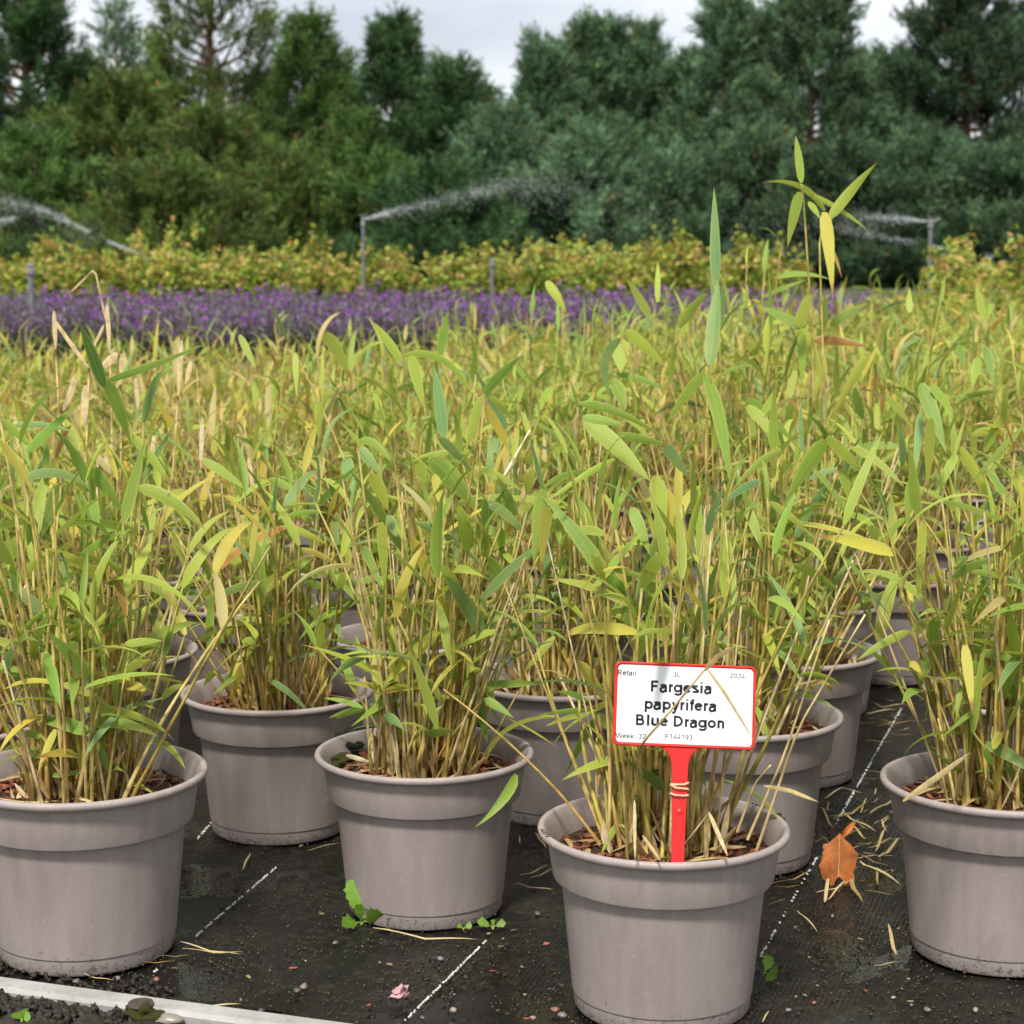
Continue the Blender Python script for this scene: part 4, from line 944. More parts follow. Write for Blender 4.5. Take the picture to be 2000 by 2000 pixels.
def plant_label():
    o0 = pos['S'] + Vector((0, -.080, SOIL_Z)); d = (o0 - CAM).dot(FWD)
    s = d / F_PX                                   # metres per pixel on the label's plane
    cpx = (1335.0, 1460.0)                         # bottom centre of the board in pixels
    roll = R(-2.6)
    origin = at(1318, 1686, d)
    root = link('plant_label', None, loc=(origin.x, origin.y, SOIL_Z))
    tag(root, 'red plastic plant label with white printed face and rubber bands on its stake', 'plant label')
    # local frame: x right, y up the board, z towards the camera
    X = Vector((1, 0.03, 0)).normalized(); Yv = (UP * .985 + FWD * .12).normalized(); Z = X.cross(Yv).normalized(); Yv = Z.cross(X)
    c, sn = math.cos(roll), math.sin(roll)
    X2, Y2 = X * c + Yv * sn, Yv * c - X * sn
    C = at(*cpx, d)
    def frame(z=0): return Matrix.Translation(C - root.location + Z * z) @ Matrix((X2, Y2, Z)).transposed().to_4x4()
    def rounded(x0, y0, x1, y1, r, n=6):
        p = []
        for (cx, cy, a0) in ((x1 - r, y1 - r, 0), (x0 + r, y1 - r, 90), (x0 + r, y0 + r, 180), (x1 - r, y0 + r, 270)):
            for k in range(n + 1):
                a = R(a0 + 90 * k / n); p.append((cx + r * math.cos(a), cy + r * math.sin(a)))
        return p
    def slab(name, poly, z0, z1, m, parent=root, inner=None, mtx=None):
        import bmesh
        bm = bmesh.new(); vs_ = [bm.verts.new((x, y, z0)) for x, y in poly]; f = bm.faces.new(vs_)
        r = bmesh.ops.extrude_face_region(bm, geom=[f])
        for v in [g_ for g_ in r['geom'] if isinstance(g_, bmesh.types.BMVert)]: v.co.z = z1
        bmesh.ops.recalc_face_normals(bm, faces=bm.faces)
        es = [e for e in bm.edges if all(abs(v.co.z - z1) < 1e-6 for v in e.verts)]
        bmesh.ops.bevel(bm, geom=es, offset=min(.0006, (z1 - z0) * .4), segments=2, affect='EDGES')
        me = bpy.data.meshes.new(name); bm.to_mesh(me); bm.free(); me.materials.append(m)
        for p in me.polygons: p.use_smooth = True
        me.set_sharp_from_angle(angle=R(35))
        return link(name, me, parent, mtx=frame() if mtx is None else mtx)
    W, H = 278 * s, 163 * s
    board = slab('board', rounded(-W / 2, 0, W / 2, H, 11 * s), -.0016, .0010, M['red'])
    # raised lip all round the board
    import bmesh
    lip = MB(); po = rounded(-W / 2, 0, W / 2, H, 11 * s); pi = rounded(-W / 2 + 5 * s, 5 * s, W / 2 - 5 * s, H - 5 * s, 9 * s); n = len(po)
    lip.add([(x, y, .0010) for x, y in po] + [(x * .996, y * .996 + .0002, .0019) for x, y in po] + [(x, y, .0019) for x, y in pi] + [(x, y, .0009) for x, y in pi],
            [[k * n + i, k * n + (i + 1) % n, (k + 1) * n + (i + 1) % n, (k + 1) * n + i] for k in range(3) for i in range(n)])
    link('lip', lip.mesh('lip', M['red'], False), board)
    paper = slab('printed_face', rounded(-W / 2 + 6 * s, 6 * s, W / 2 - 6 * s, H - 6 * s, 8 * s), .0011, .00155, M['white'], board, mtx=Matrix.Identity(4))
    # stake with flared neck
    right = [(44, 1), (34, -3), (25, -10), (19, -20), (16, -34), (15, -60), (13.5, -110), (12.5, -165), (12, -229)]
    right = [(x * s, y * s) for x, y in right]
    left = [(-x, y) for x, y in right][::-1]
    sh = -6 * s
    st = slab('stake', [(x + (sh if y < 0 else sh), y) for x, y in right + left], -.0015, .0009, M['red'])
    rib = slab('stake_edge', [(x + sh, y) for x, y in [(15 * s, -60 * s), (12 * s, -228 * s), (10 * s, -228 * s), (13 * s, -60 * s)]], .0009, .0013, M['red'], st, mtx=Matrix.Identity(4))
    for yy, tl in ((-71, .06), (-78, -.10), (-92, -.03)):
        mb = MB(); n = 40; a = np.linspace(0, 6.2832, n)
        hx, hz = 17 * s, .0030
        q = np.stack([hx * np.sign(np.cos(a)) * np.abs(np.cos(a)) ** .45 + sh, yy * s + tl * hx * np.cos(a) * 2.2 + .0004 * np.sin(3 * a), hz * np.sign(np.sin(a)) * np.abs(np.sin(a)) ** .5 - .0003], 1)
        tube(mb, q, .0009, 8, cap=False); link('rubber_band', mb.mesh('rubber_band', M['rubber']), root, mtx=frame())
    mb = MB(); lathe(mb, [(.0, .0014), (.0008, .0014), (.0012, .0010), (.0024, .0008)], 20); link('moulding_mark', mb.mesh('moulding_mark', M['red']), st, loc=(sh + .0006, -124 * s, .0004))
    # printing
    def word(txt, x0, x1, ybase, bold, parent=paper):
        h = .106 if bold else .078; polys, adv = [], 0.0
        for ch in txt:
            lines, w = glyph(ch, h)
            polys += [[(px_ + adv, py_) for px_, py_ in ln] for ln in lines]; adv += w
        xs = [p[0] for ln in polys for p in ln]; lo, hi = min(xs) - h, max(xs) + h
        k_ = (x1 - x0) * s / (hi - lo); mbt = MB()
        for ln in polys:
            p = np.array(ln, float); t_ = np.gradient(p, axis=0) if len(p) > 2 else np.tile(p[1] - p[0], (2, 1))
            if len(p) > 2:
                sg = np.diff(p, axis=0); sg /= np.linalg.norm(sg, axis=1)[:, None] + 1e-9
                t_ = np.concatenate([sg[:1], sg[:-1] + sg[1:], sg[-1:]])
            t_ = t_ / (np.linalg.norm(t_, axis=1)[:, None] + 1e-9); nrm = np.stack([-t_[:, 1], t_[:, 0]], 1)
            ms = np.ones(len(p))
            if len(p) > 2: ms[1:-1] = 1 / np.clip(np.abs(np.sum(t_[1:-1] * sg[:-1], axis=1)), .55, 1)
            nrm = nrm * ms[:, None]
            q = np.concatenate([p + nrm * h, p - nrm * h]); m_ = len(p)
            v = np.stack([(q[:, 0] - lo) * k_ + x0 * s, q[:, 1] * k_ + ybase * s, np.full(2 * m_, .00162)], 1)
            mbt.add(v, [[i + m_, i + m_ + 1, i + 1, i] for i in range(m_ - 1)])
        return link('lettering', mbt.mesh('lettering', M['ink'], False), parent)
    # positions read from the 4.2x crop, as (x from board centre, y up from the board's lower edge)
    k = 1 / 4.2
    def L(x, y):
        X_, Y_ = 1150 + x * k - cpx[0], cpx[1] - (1260 + y * k)
        return X_ * c + Y_ * sn, -X_ * sn + Y_ * c
    for txt, (xa, ya), (xb, yb), bold in (('Retail', (245, 244), (390, 250), 0), ('3L', (697, 262), (757, 264), 0), ('2024', (1168, 276), (1295, 281), 0),
            ('Fargesia', (513, 384), (1016, 402), 1), ('papyrifera', (458, 528), (1052, 545), 1), ('Blue Dragon', (385, 660), (1113, 685), 1),
            ('Week  32', (218, 760), (470, 768), 0), ('P144193', (622, 771), (850, 776), 0)):
        (x0, y0), (x1, y1) = L(xa, ya), L(xb, yb); word(txt, x0, x1, (y0 + y1) / 2, bold)
plant_label()

# ------------------------------------------------------------------ things on the fabric
def dry_leaf_mesh(L, w, curl, col):
    mb = MB(); n = 9; v = np.linspace(0, 1, n)
    p = np.stack([np.sin(v * curl * .6) * L * .25, v * L, .0012 + np.abs(np.sin(v * 3.1 + curl)) * L * .05], 1)
    ribbon(mb, p, np.tile(np.array([.98, 0, random.uniform(-.2, .2)]), (n, 1)), leaf_profile(v, .6) * w, .35, (*col, 1), .1)
    return mb.mesh('dry_leaf', M['litter'])
DRY = [dry_leaf_mesh(1, random.uniform(.010, .032), random.uniform(-2, 2), np.array(random.choice([(.55, .42, .19), (.48, .33, .12), (.62, .50, .26), (.40, .27, .10)]))) for _ in range(10)]
STR_LABELS = {'gap': ('dry straw-coloured bamboo leaf on the wet fabric beside the orange leaf', 'dry bamboo leaves littering the gap'),
              'front': ('dry bamboo leaf lying on wet fabric in front of the weedy pot', 'dry bamboo leaves on the front fabric'),
              'aisle': ('dry straw leaf on the fabric among the pots behind the label', 'dry bamboo leaves between the back pots')}
def fallen(x0, y0, x1, y1, where):
    a, b_ = on_z(x0, y0, .002), on_z(x1, y1, .002); d = b_ - a
    o = link('fallen_bamboo_leaf', random.choice(DRY), loc=a); o.rotation_euler = (0, random.uniform(-.1, .1), math.atan2(d.y, d.x) - math.pi / 2)
    o.scale = (d.length,) * 3
    tag(o, *STR_LABELS[where][:1], 'dry leaf', STR_LABELS[where][1])
q8 = lambda x, y: (1300 + x / 2.414, 1200 + y / 2.414)
for a in ((500,1285,650,1210),(510,1290,625,1272),(495,1365,585,1345),(620,1400,705,1505),(860,1220,1040,1390),(750,1365,790,1245),(765,1350,875,1255),(710,1325,830,1250),(800,1050,900,1010),
          (740,930,835,1020),(835,945,950,1040),(1000,1160,1015,1055),(915,1140,1085,1190),(915,1170,1090,1290),(1000,1205,1055,1290),(940,1308,1095,1320),(1085,1620,1100,1480),(980,1660,1110,1650),
          (965,950,1040,870),(920,940,960,870),(1030,1030,1045,1140),(930,1130,1085,1135),(730,1040,770,1090),(455,1925,498,1872),(1020,975,1085,1030),(790,985,880,890),(880,1000,975,1065),(760,1060,860,1030)):
    fallen(*q8(a[0], a[1]), *q8(a[2], a[3]), 'gap')
for a in ((940,525,1165,500),(960,490,1080,520),(1010,440,1150,430),(940,600,1060,598),(905,780,1010,770),(750,870,855,820),(800,780,840,760),(945,470,1100,455),(1000,530,1120,510),(1030,350,1110,340),(1020,330,1060,320),(980,420,1060,440)):
    fallen(*q8(a[0], a[1]), *q8(a[2], a[3]), 'aisle')
q7 = lambda x, y: (600 + x / 2.414, 1200 + y / 2.414)
for a in ((310,1503,820,1522),(985,1275,1175,1290),(0,1115,165,1085),(1000,1240,1090,1180),(1050,1250,1125,1195),(1000,1050,1020,1090),(1080,1040,1095,1115)):
    fallen(*q7(a[0], a[1]), *q7(a[2], a[3]), 'front')
q6 = lambda x, y: (x / 2.414, 1200 + y / 2.414)
for a in ((850,1558,1165,1588),(860,1590,1160,1585),(750,1615,900,1600),(640,1645,830,1628),(390,1700,560,1720),(1180,1130,1130,1210)):
    fallen(*q6(a[0], a[1]), *q6(a[2], a[3]), 'front')

for _ in range(34):
    x, y = random.uniform(1615, 1745), random.uniform(1490, 1720); a = random.uniform(0, 6.28); L_ = random.uniform(20, 60)
    fallen(x, y, x + L_ * math.cos(a), y + L_ * .35 * math.sin(a), 'gap')
for _ in range(14):
    x, y = random.uniform(1690, 1790), random.uniform(1370, 1440); fallen(x, y, x + random.uniform(-60, 60), y + random.uniform(-9, 9), 'aisle')
# standing water: one level sheet that fills the hollows of the fabric
m_, n_, l_, b_ = mat('standing_water'); M['puddle'] = m_
b_.inputs['Base Color'].default_value = (.010, .010, .008, 1); b_.inputs['Specular IOR Level'].default_value = .5
tq = noise(n_, l_, 60, 5, .6); rq = ramp(n_, [(.42, (.03,) * 3), (.66, (.22,) * 3)]); l_.new(tq.outputs['Fac'], rq.inputs['Fac']); l_.new(rq.outputs['Color'], b_.inputs['Roughness'])
bump(n_, l_, tq.outputs['Fac'], b_, .25, .003)
mb = MB(); mb.add([(*bedpt(s_, t_), -.0036) for s_, t_ in ((-.9, .03), (1.05, .03), (1.05, .95), (-.9, .95))], [[0, 1, 2, 3]])
tag(link('standing_water', mb.mesh('standing_water', M['puddle'], False)), kind='structure')
# orange broad leaf lying against the straw
def orange_leaf():
    c = on_z(1637, 1715, .004); d = (c - CAM).dot(FWD); s = d / F_PX
    root = link('fallen_leaf', None, loc=c); tag(root, 'curled orange-brown broad leaf fallen on the wet fabric between the pots', 'leaf')
    mb = MB(); n = 15; m = 9
    v = np.linspace(0, 1, n); L = 88 * s
    V, UVs = [], []
    for i, t in enumerate(v):
        hw = 45 * s * ((t + .02) ** .42) * (max(0, 1.0 - t) ** .40) * 1.32 * (1 + .06 * math.sin(i * 2.3))
        for j in range(m):
            u = -1 + 2 * j / (m - 1)
            x = u * hw + .0015 * math.sin(i * .9); z = .024 * t - .010 * u * u * (1 - .4 * t) + .003 * abs(u) * math.sin(7 * t + u * 3) + .0007 * math.sin(j * 3 + i * 1.7) + .006
            V.append((x, (t - .5) * L * .42, z + .013 * t)); UVs.append(((u + 1) / 2, t))
    i = np.arange(n - 1)[:, None] * m; j = np.arange(m - 1)[None, :]
    mb.add(V, np.stack([i + j, i + j + 1, i + m + j + 1, i + m + j], -1).reshape(-1, 4), (1, 1, 1, 1), UVs)
    b = link('blade', mb.mesh('blade', M['orange_leaf']), root); b.rotation_euler = (R(12), 0, R(-8))
    mb = MB(); tube(mb, [(0, -.5 * L * .42, .0068), (.0005, 0, .0250), (0, .45 * L * .42, .0415)], [.0007, .0005, .0003], 5, (.5, .25, .08, 1)); k = link('midrib', mb.mesh('midrib', M['culm']), root); k.rotation_euler = (R(12), 0, R(-8))
    mb = MB(); n2 = 8; t = np.linspace(0, 1, n2); pts = np.stack([.006 + .010 * t, .013 + .004 * t, .036 + .015 * t], 1)
    ribbon(mb, pts, np.tile([.9, 0, .3], (n2, 1)), leaf_profile(t, .6) * .006, .9, (1, 1, 1, 1)); link('curled_tip', mb.mesh('curled_tip', M['orange_leaf']), root)
orange_leaf()

# weeds
def lobed_leaf(mb, base, d, L, W, col, lobes=3, lift=.5):
    d = Vector(d).normalized(); s = (d.cross(Vector((0, 0, 1))).normalized() * .45 + d.cross(FWD).normalized() * -.8 * (1 if d.cross(FWD).dot(d.cross(Vector((0, 0, 1)))) < 0 else -1)).normalized(); n = 13; V = []
    for i in range(n):
        t = i / (n - 1)
        w = W * (math.sin(math.pi * min(1, t * .9 + .05)) ** .8) * (1 - .34 * abs(math.sin(t * math.pi * (lobes + .5)))) if 0 < i < n - 1 else W * .06
        c = Vector(base) + d * (t * L) + Vector((0, 0, lift * L * math.sin(t * 1.7) * .5))
        V += [c + s * w + Vector((0, 0, w * .3)), c, c - s * w + Vector((0, 0, w * .3))]
    i = np.arange(n - 1)[:, None] * 3; k = np.array([0, 1])[None, :]
    mb.add([tuple(v) for v in V], np.stack([i + k, i + k + 1, i + k + 4, i + k + 3], -1).reshape(-1, 4), (*col, 1))
def weed(x, y, leaves, label):
    p = on_z(x, y, 0); root = link('weed', None, loc=p); tag(root, label, 'weed', 'small weeds')
    d = (p - CAM).dot(FWD)
    stem = MB()
    for (tx, ty, w, lob, dd) in leaves:
        q = at(tx, ty, d + dd) - p; q.z = max(q.z, .004); b0 = q * .25; b0.z = max(.003, q.z * .3)
        mb = MB(); v = q - b0; lobed_leaf(mb, b0, v, v.length, w * d / F_PX / 2, np.array((.17, .32, .035)) * random.uniform(.85, 1.15), lob, .25)
        link('leaf', mb.mesh('leaf', M['weed']), root)
        tube(stem, [(0, 0, 0), tuple(b0 * .6 + Vector((0, 0, .002))), tuple(b0)], .0006, 5, (.20, .30, .05, 1))
    link('stem', stem.mesh('stem', M['culm']), root)
weed(706, 1806, [(682, 1726, 42, 4, .01), (748, 1790, 44, 3, -.01), (668, 1818, 36, 2, -.02), (722, 1764, 30, 3, .02), (700, 1770, 26, 3, -.01)], 'bright green lobed weed sprouting against the foot of a taupe pot')
weed(963, 1815, [(932, 1803, 22, 1, 0), (988, 1806, 20, 1, 0), (963, 1798, 10, 1, .01)], 'tiny two-leaved green seedling in front of the weedy pot')
weed(905, 1818, [(922, 1811, 18, 1, 0), (893, 1820, 12, 1, 0)], 'very small green seedling touching the foot of the weedy pot')
weed(1492, 1906, [(1516, 1918, 46, 3, -.02), (1505, 1872, 30, 3, .02)], 'green lobed weed peeping out beside the labelled pot')
weed(42, 1998, [(36, 1978, 44, 3, 0), (60, 1990, 26, 2, 0)], 'small green weed growing in the dark earth below the edging strip')

# faded pink petals
def petals():
    p = on_z(786, 1952, .001); root = link('fallen_flower', None, loc=p); tag(root, 'crumpled faded pink flower lying on the wet fabric by the white thread', 'flower')
    for k in range(7):
        a = k * .9 + random.uniform(-.3, .3); L = random.uniform(.006, .013); mb = MB(); n, m = 7, 5; V = []
        for i in range(n):
            t = i / (n - 1); w = L * .5 * math.sin(math.pi * min(1, t * .85 + .1))
            for j in range(m):
                u = -1 + 2 * j / (m - 1); V.append((u * w, t * L, .002 + .004 * math.sin(t * 2.4 + k) * (1 + .3 * u) + .0012 * math.sin(u * 5 + i + k) + .003))
        i = np.arange(n - 1)[:, None] * m; j = np.arange(m - 1)[None, :]
        mb.add(V, np.stack([i + j, i + j + 1, i + m + j + 1, i + m + j], -1).reshape(-1, 4))
        o = link('petal', mb.mesh('petal', M['pink']), root); o.rotation_euler = (random.uniform(-.2, .7), random.uniform(-.5, .5), a)
petals()

# pebbles
PEB = [lump_mesh('pebble', M['stone'], 30 + i, (*np.array(c), 1), .22) for i, c in enumerate([(.20, .15, .12), (.10, .10, .10), (.24, .11, .08), (.16, .16, .17), (.30, .24, .20), (.07, .07, .075)])]
peb = [(594, 1930, 11), (580, 1938, 9), (305, 1915, 7), (860, 1875, 7), (885, 1975, 8), (742, 1882, 6), (655, 1843, 6), (832, 1838, 6), (1085, 1975, 9), (1098, 1986, 9), (1040, 1990, 6), (510, 1977, 9), (1812, 1975, 8), (1780, 1965, 6),
       (1590, 1960, 5), (1540, 1975, 6), (1745, 1950, 5), (1050, 1787, 8), (955, 1825, 5), (150, 1920, 9), (60, 1908, 8), (230, 1913, 7), (1905, 1975, 8), (825, 1990, 7)]
for _ in range(34): peb.append((random.uniform(20, 1980), random.uniform(1830, 1998), random.uniform(1.5, 4.0)))
for i, (x, y, r) in enumerate(peb):
    p = on_z(x, y, 0); s = r * (p - CAM).dot(FWD) / F_PX
    if any((p - Vector((q.x, q.y, 0))).length < .085 for q in pos.values()): continue
    if (p - e0).dot(E_N) < .012: continue
    o = link('pebble', PEB[i % 6], loc=(p.x, p.y, s * .35)); o.scale = (s, s * random.uniform(.6, .9), s * .6); o.rotation_euler = (0, 0, random.uniform(0, 6.28))
    tag(o, 'small rounded pebble lying on the wet dark fabric', 'pebble', 'pebbles on the fabric')
# flat disc and stones resting on the strip
p = on_z(275, 1964, .008); mb = MB(); lathe(mb, [(0, .003), (.007, .0032), (.0098, .0028), (.0105, .0015), (.0100, .0), (0, 0)], 32, (.07, .055, .045, 1))
tag(link('flat_stone', mb.mesh('flat_stone', M['stone'], True, 40), loc=p), 'flat dark round disc lying on the pale edging strip', 'stone')
o = tag(link('moss_tuft', lump_mesh('moss', M['moss'], 77, rough=.7, sub=3), loc=on_z(285, 1982, .004)), 'green moss tuft against the lower side of the edging strip', 'moss'); o.scale = (.011, .008, .007)
o = tag(link('stone', lump_mesh('stone', M['stone'], 78, (.22, .20, .16, 1)), loc=on_z(335, 1992, .003)), 'oblong grey-brown stone beside the moss tuft', 'stone'); o.scale = (.011, .006, .005)
o = tag(link('green_leaf_scrap', DRY[0], loc=on_z(390, 1968, .002)), 'pale oval leaf scrap on the fabric by the edging strip', 'leaf'); o.scale = (.07, .032, .02); o.rotation_euler = (0, 0, R(-85))
# bark flecks washed onto the fabric
mb = MB()
for _ in range(120):
    p = on_z(random.uniform(-50, 2050), random.uniform(1560, 1998), 0); L = random.uniform(.002, .006)
    c = np.array(random.choice([(.25, .08, .035), (.33, .12, .05), (.12, .08, .05), (.32, .25, .13)])) * random.uniform(.6, 1.1)
    box_mb(mb, (L, L * .45, .0012), (p.x, p.y, .0014), Matrix.Rotation(random.uniform(0, 6.28), 3, 'Z') @ Matrix.Rotation(random.gauss(0, .3), 3, 'X'), (*c, 1), .15)
tag(link('bark_flecks', mb.mesh('bark_flecks', M['bark'], False)), 'scattered reddish bark flecks washed over the wet fabric', 'bark', kind='stuff')

# ------------------------------------------------------------------ purple flowering plants in black pots
def flower_variant():
    fo, fl = MB(), MB()
    for i in range(74):
        a = random.uniform(0, 6.283); rr = .15 * math.sqrt(random.random()); h = random.uniform(.22, .31) * (1 - .6 * (rr / .3) ** 2) + random.uniform(-.02, .03)
        b0 = np.array([rr * .5 * math.cos(a), rr * .5 * math.sin(a), .13]); b1 = np.array([rr * math.cos(a), rr * math.sin(a), .13 + h]) + rng.normal(0, .012, 3)
        tube(fo, [b0, (b0 + b1) / 2 + rng.normal(0, .008, 3), b1], [.002, .0018, .0012], 3, (.10, .085, .085, 1), False)
        for k in range(13):
            t = random.uniform(.15, .97); p = b0 + (b1 - b0) * t; d = rng.normal(0, 1, 3); d[2] = abs(d[2]) * .7 + .2; d /= np.linalg.norm(d); L = random.uniform(.025, .05)
            s = np.cross(d, rng.normal(0, 1, 3)); s /= np.linalg.norm(s); w = random.uniform(.0022, .0048)
            if t > .62: c = np.array(random.choice([(.22, .17, .21), (.29, .25, .27), (.26, .28, .22), (.17, .11, .17), (.33, .33, .29), (.22, .12, .24)]))
            else: c = np.array(random.choice([(.10, .16, .075), (.13, .19, .10), (.07, .12, .055)]))
            fo.add([p - s * w * .3, p + d * L * .5 - s * w, p + d * L, p + d * L * .5 + s * w], [[0, 1, 2, 3]], (*c * random.uniform(.7, 1.2), 1))
        if random.random() < .125:
            for k in range(8):
                q = b1 + rng.normal(0, .0075, 3) + np.array([0, 0, .004]); d = rng.normal(0, 1, 3); d /= np.linalg.norm(d); s = np.cross(d, rng.normal(0, 1, 3)); s /= np.linalg.norm(s); w = random.uniform(.005, .009)
                c = np.array(random.choice([(.36, .060, .50), (.43, .10, .60), (.28, .045, .42), (.48, .18, .62)])) * random.uniform(.75, 1.15)
                fl.add([q - s * w, q + d * w * .7, q + s * w, q - d * w * .7], [[0, 1, 2, 3]], (*c, 1))
    return fo.mesh('foliage', M['hedge_leaf'], False), fl.mesh('flowers', M['flower'], False)
FLV = [flower_variant() for _ in range(5)]
mb = MB(); lathe(mb, [(0, 0), (.075, 0), (.09, .12), (.094, .121), (.096, .135), (.092, .136), (.088, .12), (0, .12)], 20); BPOT = mb.mesh('pot', M['blackpot'], True, 35)
nfl = 0
for i in range(-24, 24):
    for j in range(0, 12):
        p = Vector((.30 * i + (.15 if j % 2 else 0), 7.9 + .30 * j, 0)) + Vector((random.gauss(0, .025), random.gauss(0, .025), 0))
        if abs(p.x) > p.y * .275 + .15: continue
        xr = p.x / p.y
        if xr > .178 + .012 * math.sin(p.y * 3): continue
        root = link('flowering_plant', None, loc=p); nfl += 1
        tag(root, 'purple flowering plant with grey-green stems in the massed purple bed', 'flowering plant', 'purple flowering plants behind the bamboo')
        rt = Matrix.Rotation(random.uniform(0, 6.28), 4, 'Z') @ Matrix.Scale(random.uniform(.80, .95), 4)
        fo, fl = FLV[random.randrange(5)]
        if j == 0: link('pot', BPOT, root)
        tag(link('foliage', fo, root, mtx=rt), kind='stuff'); tag(link('flowers', fl, root, mtx=rt), kind='stuff')
print('flower plants', nfl)

# ------------------------------------------------------------------ young hedging plants, golden green
def hedge_variant(h=.60, green=.35):
    lf, st = MB(), MB()
    for i in range(17):
        a = random.uniform(0, 6.283); tilt = random.uniform(0, .35); hh = h * random.uniform(.62, 1.10)
        b0 = np.array([random.gauss(0, .02), random.gauss(0, .02), .02]); d = np.array([math.sin(tilt) * math.cos(a), math.sin(tilt) * math.sin(a), math.cos(tilt)])
        b1 = b0 + d * hh; b1[:2] *= .9
        tube(st, [b0, (b0 + b1) / 2 + rng.normal(0, .015, 3), b1], [.004, .003, .0015], 4, (.10, .07, .04, 1), False)
        for k in range(64):
            t = random.uniform(.22, 1.0) ** .8; p = b0 + (b1 - b0) * t + rng.normal(0, .055 * (1.15 - t) + .008, 3)
            if p[2] < .05: continue
            nrm = rng.normal(0, 1, 3) + np.array([0, -.6, .7]); nrm /= np.linalg.norm(nrm); dd = np.cross(nrm, rng.normal(0, 1, 3)); dd /= np.linalg.norm(dd); s = np.cross(nrm, dd)
            L = random.uniform(.026, .052); w = L * .34
            young = t > .80 and random.random() < .75 or random.random() > .74 + green * .26
            c = np.array(random.choice([(.44, .45, .07), (.52, .42, .09), (.36, .43, .06), (.56, .35, .12), (.32, .41, .06)]) if young else random.choice([(.14, .26, .03), (.20, .31, .035), (.27, .34, .04), (.10, .21, .03), (.32, .30, .05)]))
            lf.add([p - dd * L * .5, p - s * w - dd * L * .05, p + s * 0 + dd * L * .5, p + s * w - dd * L * .05], [[0, 1, 2, 3]], (*c * random.uniform(.75, 1.2), 1))
    return lf.mesh('foliage', M['hedge_leaf'], False), st.mesh('stems', M['culm'])
HV = [hedge_variant(random.uniform(.56, .66), (.0, .5, 1.0)[i % 3]) for i in range(7)]
def hedge_plant(x, y, sc, label, group):
    root = link('hedging_plant', None, loc=(x, y, 0)); tag(root, label, 'shrub', group)
    rt = Matrix.Rotation(random.uniform(0, 6.28), 4, 'Z') @ Matrix.Diagonal((random.uniform(1.0, 1.25), random.uniform(1.0, 1.25), sc, 1))
    lf, st = HV[random.randrange(7)]
    tag(link('foliage', lf, root, mtx=rt), kind='stuff'); link('stems', st, root, mtx=rt)
for row, Y in enumerate((12.3, 12.75, 13.2, 13.7)):
    x = -.30 * Y
    while x < .148 * Y:
        s = (.95 + .05 * math.sin(x * 1.7) + random.gauss(0, .075)) * (1.0 if x < .10 * Y else .92)
        hedge_plant(x + random.gauss(0, .04), Y + random.gauss(0, .05), s, 'golden-green leafy hedging plant in the long row behind the purple flowers', 'hedging plants in the long row')
        x += .30
for row, Y in enumerate((9.4, 9.9, 10.5, 11.2)):
    x = .232 * Y
    while x < .31 * Y:
        hedge_plant(x, Y, .93 + random.gauss(0, .05), 'golden-green leafy hedging plant in the short clump past the tall sprinkler', 'hedging plants beyond the tall sprinkler')
        x += .30
for k in range(46):
    Y = random.uniform(7.6, 11.6); x = Y * random.uniform(.172, .30)
    hedge_plant(x, Y, random.uniform(.45, .62), 'low olive-green leafy plant to the right of the purple bed', 'low olive plants beside the purple bed')

